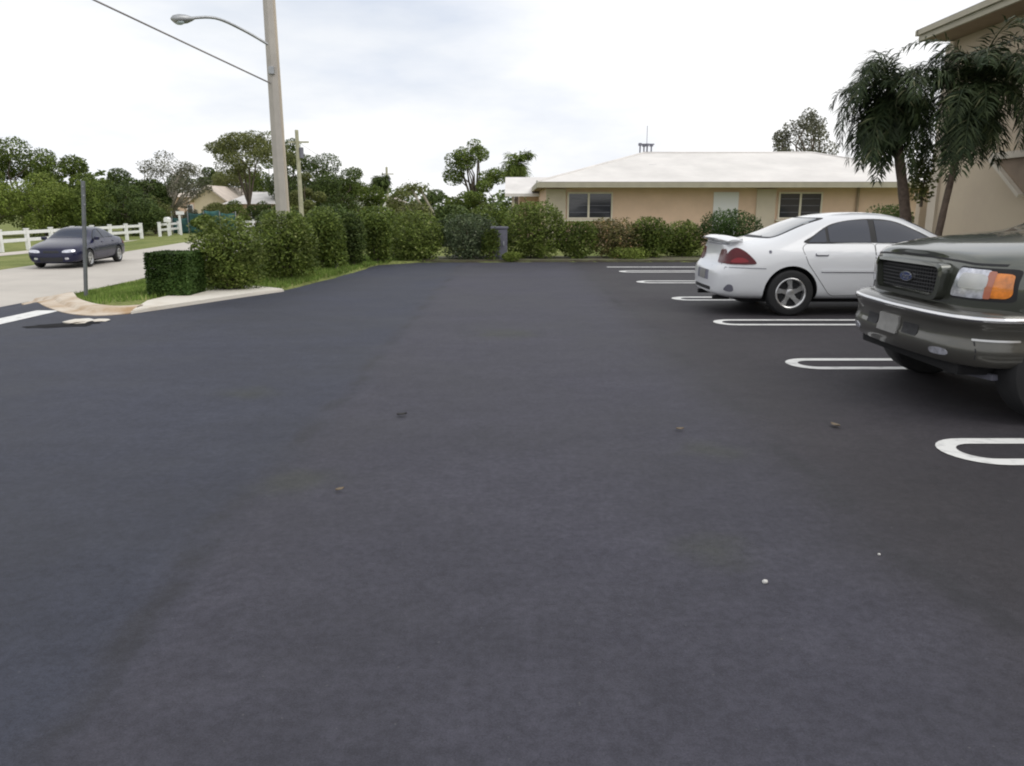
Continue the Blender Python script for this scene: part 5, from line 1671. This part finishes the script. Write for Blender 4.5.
tree('tree', 'dense green tree right of the weathered pole', 326, -.7, 80, 153, 80, G_DARK, 9, n=7000, leaf=.32, clumps=18, crown_low=.08, group=T_)
tree('tree', 'dense tree sloping down towards the white house', 354, -.7, 84, 167, 66, G_MID, 10, n=5000, leaf=.34, clumps=14, crown_low=.1, group=T_)
tree('tree', 'low dark tree just left of the small white house', 305, -.7, 66, 172, 40, G_OLIVE, 12, n=3600, leaf=.28, clumps=12, crown_low=.05, group=T_)
pb_ = AT(381, 205, 96)
palm('palm_tree', 'dark fan shaped palm left of the short far pole', (pb_.x, 96, -.7), AT(381, 182, 96), G_DARK, 5, nfr=34, L=1.7, droop=1.3, r0=.2, leaflet=.8, nl=14, wid=.14)
tree('tree', 'small bushy tree right of the short far pole', 404, -.7, 72, 186, 44, G_OLIVE, 13, n=3000, leaf=.28, clumps=12, crown_low=.05, group=T_)
tree('tree', 'small dark tree below the gap in the skyline', 436, -.5, 64, 189, 44, G_DARK, 14, n=3000, leaf=.26, clumps=12, crown_low=.05, group=T_)
tree('tree', 'open crowned tree with sky gaps left of the ranch house', 474, -.2, 47, 139, 62, G_MID, 15, n=2600, leaf=.22, clumps=17, crown_low=.35, clr=.26, loose=.2, bark=M['bark'], tr=.15)
tree('tree', 'rounded tree below the open crowned one, beside the house', 484, -.2, 45, 180, 84, G_MID, 16, n=5200, leaf=.2, clumps=16, crown_low=.03)
pb_ = AT(517, 200, 49)
palm('palm_tree', 'bushy palm showing above the low white roof corner', (pb_.x, 49, -.2), AT(517, 164, 49), G_MID, 9, nfr=36, L=1.5, droop=1.2, r0=.16, leaflet=.55, nl=20, wid=.07)
tree('tree', 'sparse tree rising behind the white roof near the palms', 810, 0, 50, 108, 74, G_GREY, 18, n=2400, leaf=.24, clumps=18, crown_low=.45, clr=.24, loose=.25, bark=M['bark'])
tree('tree', 'olive tree filling in under the umbrella shaped tree', 236, -.7, 96, 165, 62, G_OLIVE, 31, n=5000, leaf=.34, clumps=16, crown_low=.1, group=T_)
tree('tree', 'green tree between the umbrella shaped tree and the concrete pole', 268, -.7, 92, 158, 50, G_MID, 32, n=4600, leaf=.34, clumps=14, crown_low=.1, group=T_)
tree('tree', 'low tree behind the sparse grey one', 182, -.7, 110, 172, 60, G_DARK, 33, n=4000, leaf=.42, clumps=14, crown_low=.1, group=T_)
tree('tree', 'wide low tree behind the small white house', 372, -.7, 120, 184, 60, G_MID, 34, n=4000, leaf=.42, clumps=14, crown_low=.05, group=T_)
for px, yt, w, Y, mm, lb in ((214, 203, 34, 70, G_OLIVE, 'olive bush behind the teal screen'), (234, 200, 40, 74, G_MID, 'green bush below the mottled roof'), (262, 201, 40, 76, G_DARK, 'dark bush left of the foot of the concrete pole'), (152, 196, 44, 64, G_OLIVE, 'olive bush at the foot of the sparse grey tree'), (184, 200, 30, 80, G_GREY, 'greyish bush in front of the cream gable'), (205, 214, 26, 62.5, G_MID, 'low bush in front of the teal screen')):
    tree('bush', lb, px, -.7, Y, yt, w, mm, 60 + px, n=2600, leaf=.26, clumps=12, crown_low=.0, cat='bush', group='bushes round the far houses', trunk_frac=.1, clr=.42)
# two leaning pale trunks
for i, (xa, ya, xb, yb, lb) in enumerate(((411, 188, 425, 214, 'left one of two pale leaning trunks above the shrubs'), (420, 189, 433, 214, 'right one of two pale leaning trunks above the shrubs'))):
    a, b = AT(xa, ya, 40 + i * .5), AT(xb, yb, 40 + i * .5)
    d = (b - a); foot = b + d * ((b.z + .3) / max(.05, a.z - b.z))
    root = empty('leaning_trunk', (foot.x, foot.y, -.3), 0, lb, 'tree trunk', 'pale leaning trunks')
    bm = bmesh.new(); tube(bm, [(0, 0, -.1), (a - Vector((foot.x, foot.y, -.3))) * .5 + Vector((.05, 0, 0)), a - Vector((foot.x, foot.y, -.3))], [.10, .075, .05], 8)
    finish('trunk', bm, M['bark_pale'], root, smooth=50)
    rs = np.random.RandomState(70 + i)
    tip = np.array(a - Vector((foot.x, foot.y, -.3)))
    leaf_object('crown', tip + rs.normal(size=(160, 3)) * np.array([.22, .22, .14]), .16, G_OLIVE, root, rs)

# far wood that closes the horizon
rs = np.random.RandomState(77)
N_ = 32000
ang = rs.uniform(R(-62), R(62), N_)
rad = rs.uniform(150, 200, N_)
hmax = 6.0 + 1.6 * np.sin(ang * 23) + 1.1 * np.sin(ang * 51 + 1)
zz = rs.uniform(0, 1, N_) ** .8 * hmax - .8
pos = np.stack([np.sin(ang) * rad, np.cos(ang) * rad, zz], 1)
leaf_object('far_wood', pos, .95, G_DARK, None, rs)
tag(bpy.data.objects['far_wood'], 'distant band of dark trees along the horizon', 'woods', kind='stuff')

# ------------------------------------------------------------------ grass blades on the near verge
rs = np.random.RandomState(9)
pts = []
while len(pts) < 30000:
    x = rs.uniform(-9.9, -3.0); y = rs.uniform(11.3, 23.5)
    if y < 21.4 and x > lot_x(y) - .03: continue
    if x > -3.3 and y < 21.4: continue
    # stay clear of the kerb and slab
    if y < 13.9 and x > lot_x(y) - .95: continue
    if y < kerb_y(x) + .12: continue
    pts.append((x, y, gz(x, y) + .02))
pos = np.array(pts)
n = len(pos)
h = rs.uniform(.03, .085, size=n); a = rs.uniform(0, 2 * math.pi, size=n)
w = .012
dx, dy = np.cos(a) * w, np.sin(a) * w
lx, ly = rs.normal(size=n) * .025, rs.normal(size=n) * .025
V = np.empty((n, 3, 3))
V[:, 0] = pos + np.stack([-dx, -dy, np.full(n, -.03)], 1)
V[:, 1] = pos + np.stack([dx, dy, np.full(n, -.03)], 1)
V[:, 2] = pos + np.stack([lx, ly, h], 1)
me = bpy.data.meshes.new('grass')
me.from_pydata(V.reshape(-1, 3).tolist(), [], [(3 * i, 3 * i + 1, 3 * i + 2) for i in range(n)])
tag(link('grass', me, G_GRASS), 'short green grass on the verge between kerb and shrubs', 'grass', kind='stuff')

# ------------------------------------------------------------------ light and sky
SUN_EL, SUN_AZ = R(48), R(115)      # azimuth clockwise from +y (camera direction): light comes from the right, a little behind the camera
w = bpy.data.worlds.new('World'); scene.world = w; w.use_nodes = True
nt = w.node_tree; N = nt.nodes; L = nt.links
bg = N['Background']; bg.inputs['Strength'].default_value = 0.10
sky = N.new('ShaderNodeTexSky'); sky.sky_type = 'NISHITA'; sky.sun_disc = False
sky.sun_elevation = SUN_EL; sky.sun_rotation = SUN_AZ
sky.dust_density = 2.0; sky.air_density = 1.2
tc = N.new('ShaderNodeTexCoord')
mp = N.new('ShaderNodeMapping'); mp.inputs['Scale'].default_value = (1.0, 1.0, 3.2); mp.inputs['Location'].default_value = (1.35, 0.4, 0.3)
L.new(tc.outputs['Generated'], mp.inputs['Vector'])
n1 = N.new('ShaderNodeTexNoise'); n1.inputs['Scale'].default_value = 2.1; n1.inputs['Detail'].default_value = 7; n1.inputs['Roughness'].default_value = .55
L.new(mp.outputs['Vector'], n1.inputs['Vector'])
cr = N.new('ShaderNodeValToRGB')
cr.color_ramp.elements[0].position = .30; cr.color_ramp.elements[0].color = (7.7, 8.2, 9.2, 1)
cr.color_ramp.elements[1].position = .54; cr.color_ramp.elements[1].color = (10.6, 10.6, 10.65, 1)
L.new(n1.outputs['Fac'], cr.inputs['Fac'])
n2 = N.new('ShaderNodeTexNoise'); n2.inputs['Scale'].default_value = 1.3; n2.inputs['Detail'].default_value = 5
L.new(mp.outputs['Vector'], n2.inputs['Vector'])
mr = N.new('ShaderNodeMapRange'); mr.inputs['From Min'].default_value = .3; mr.inputs['From Max'].default_value = .55
mr.inputs['To Min'].default_value = .80; mr.inputs['To Max'].default_value = 1.0
L.new(n2.outputs['Fac'], mr.inputs['Value'])
mx = N.new('ShaderNodeMix'); mx.data_type = 'RGBA'
L.new(mr.outputs['Result'], mx.inputs[0]); L.new(sky.outputs['Color'], mx.inputs[6]); L.new(cr.outputs['Color'], mx.inputs[7])
L.new(mx.outputs[2], bg.inputs['Color'])

sd = bpy.data.lights.new('sun', 'SUN'); sd.energy = 1.3; sd.angle = R(45); sd.color = (1.0, .96, .90)
so = bpy.data.objects.new('sun', sd); C.objects.link(so)
dirv = Vector((math.sin(SUN_AZ) * math.cos(SUN_EL), math.cos(SUN_AZ) * math.cos(SUN_EL), math.sin(SUN_EL)))
so.rotation_euler = (-dirv).to_track_quat('-Z', 'Y').to_euler()

scene.cycles.filter_width = 2.0
# ------------------------------------------------------------------ camera and view
cd = bpy.data.cameras.new('camera'); co = bpy.data.objects.new('camera', cd); C.objects.link(co)
co.location = (0, 0, CAMH)
co.rotation_euler = (math.pi / 2 - PITCH, 0, 0)
cd.sensor_width = 36; cd.lens = 36 * FPX / 1024
cd.clip_start = .05; cd.clip_end = 2000
scene.camera = co
scene.view_settings.view_transform = 'Standard'
scene.view_settings.look = 'None'
scene.view_settings.exposure = 0.08
scene.view_settings.gamma = 1
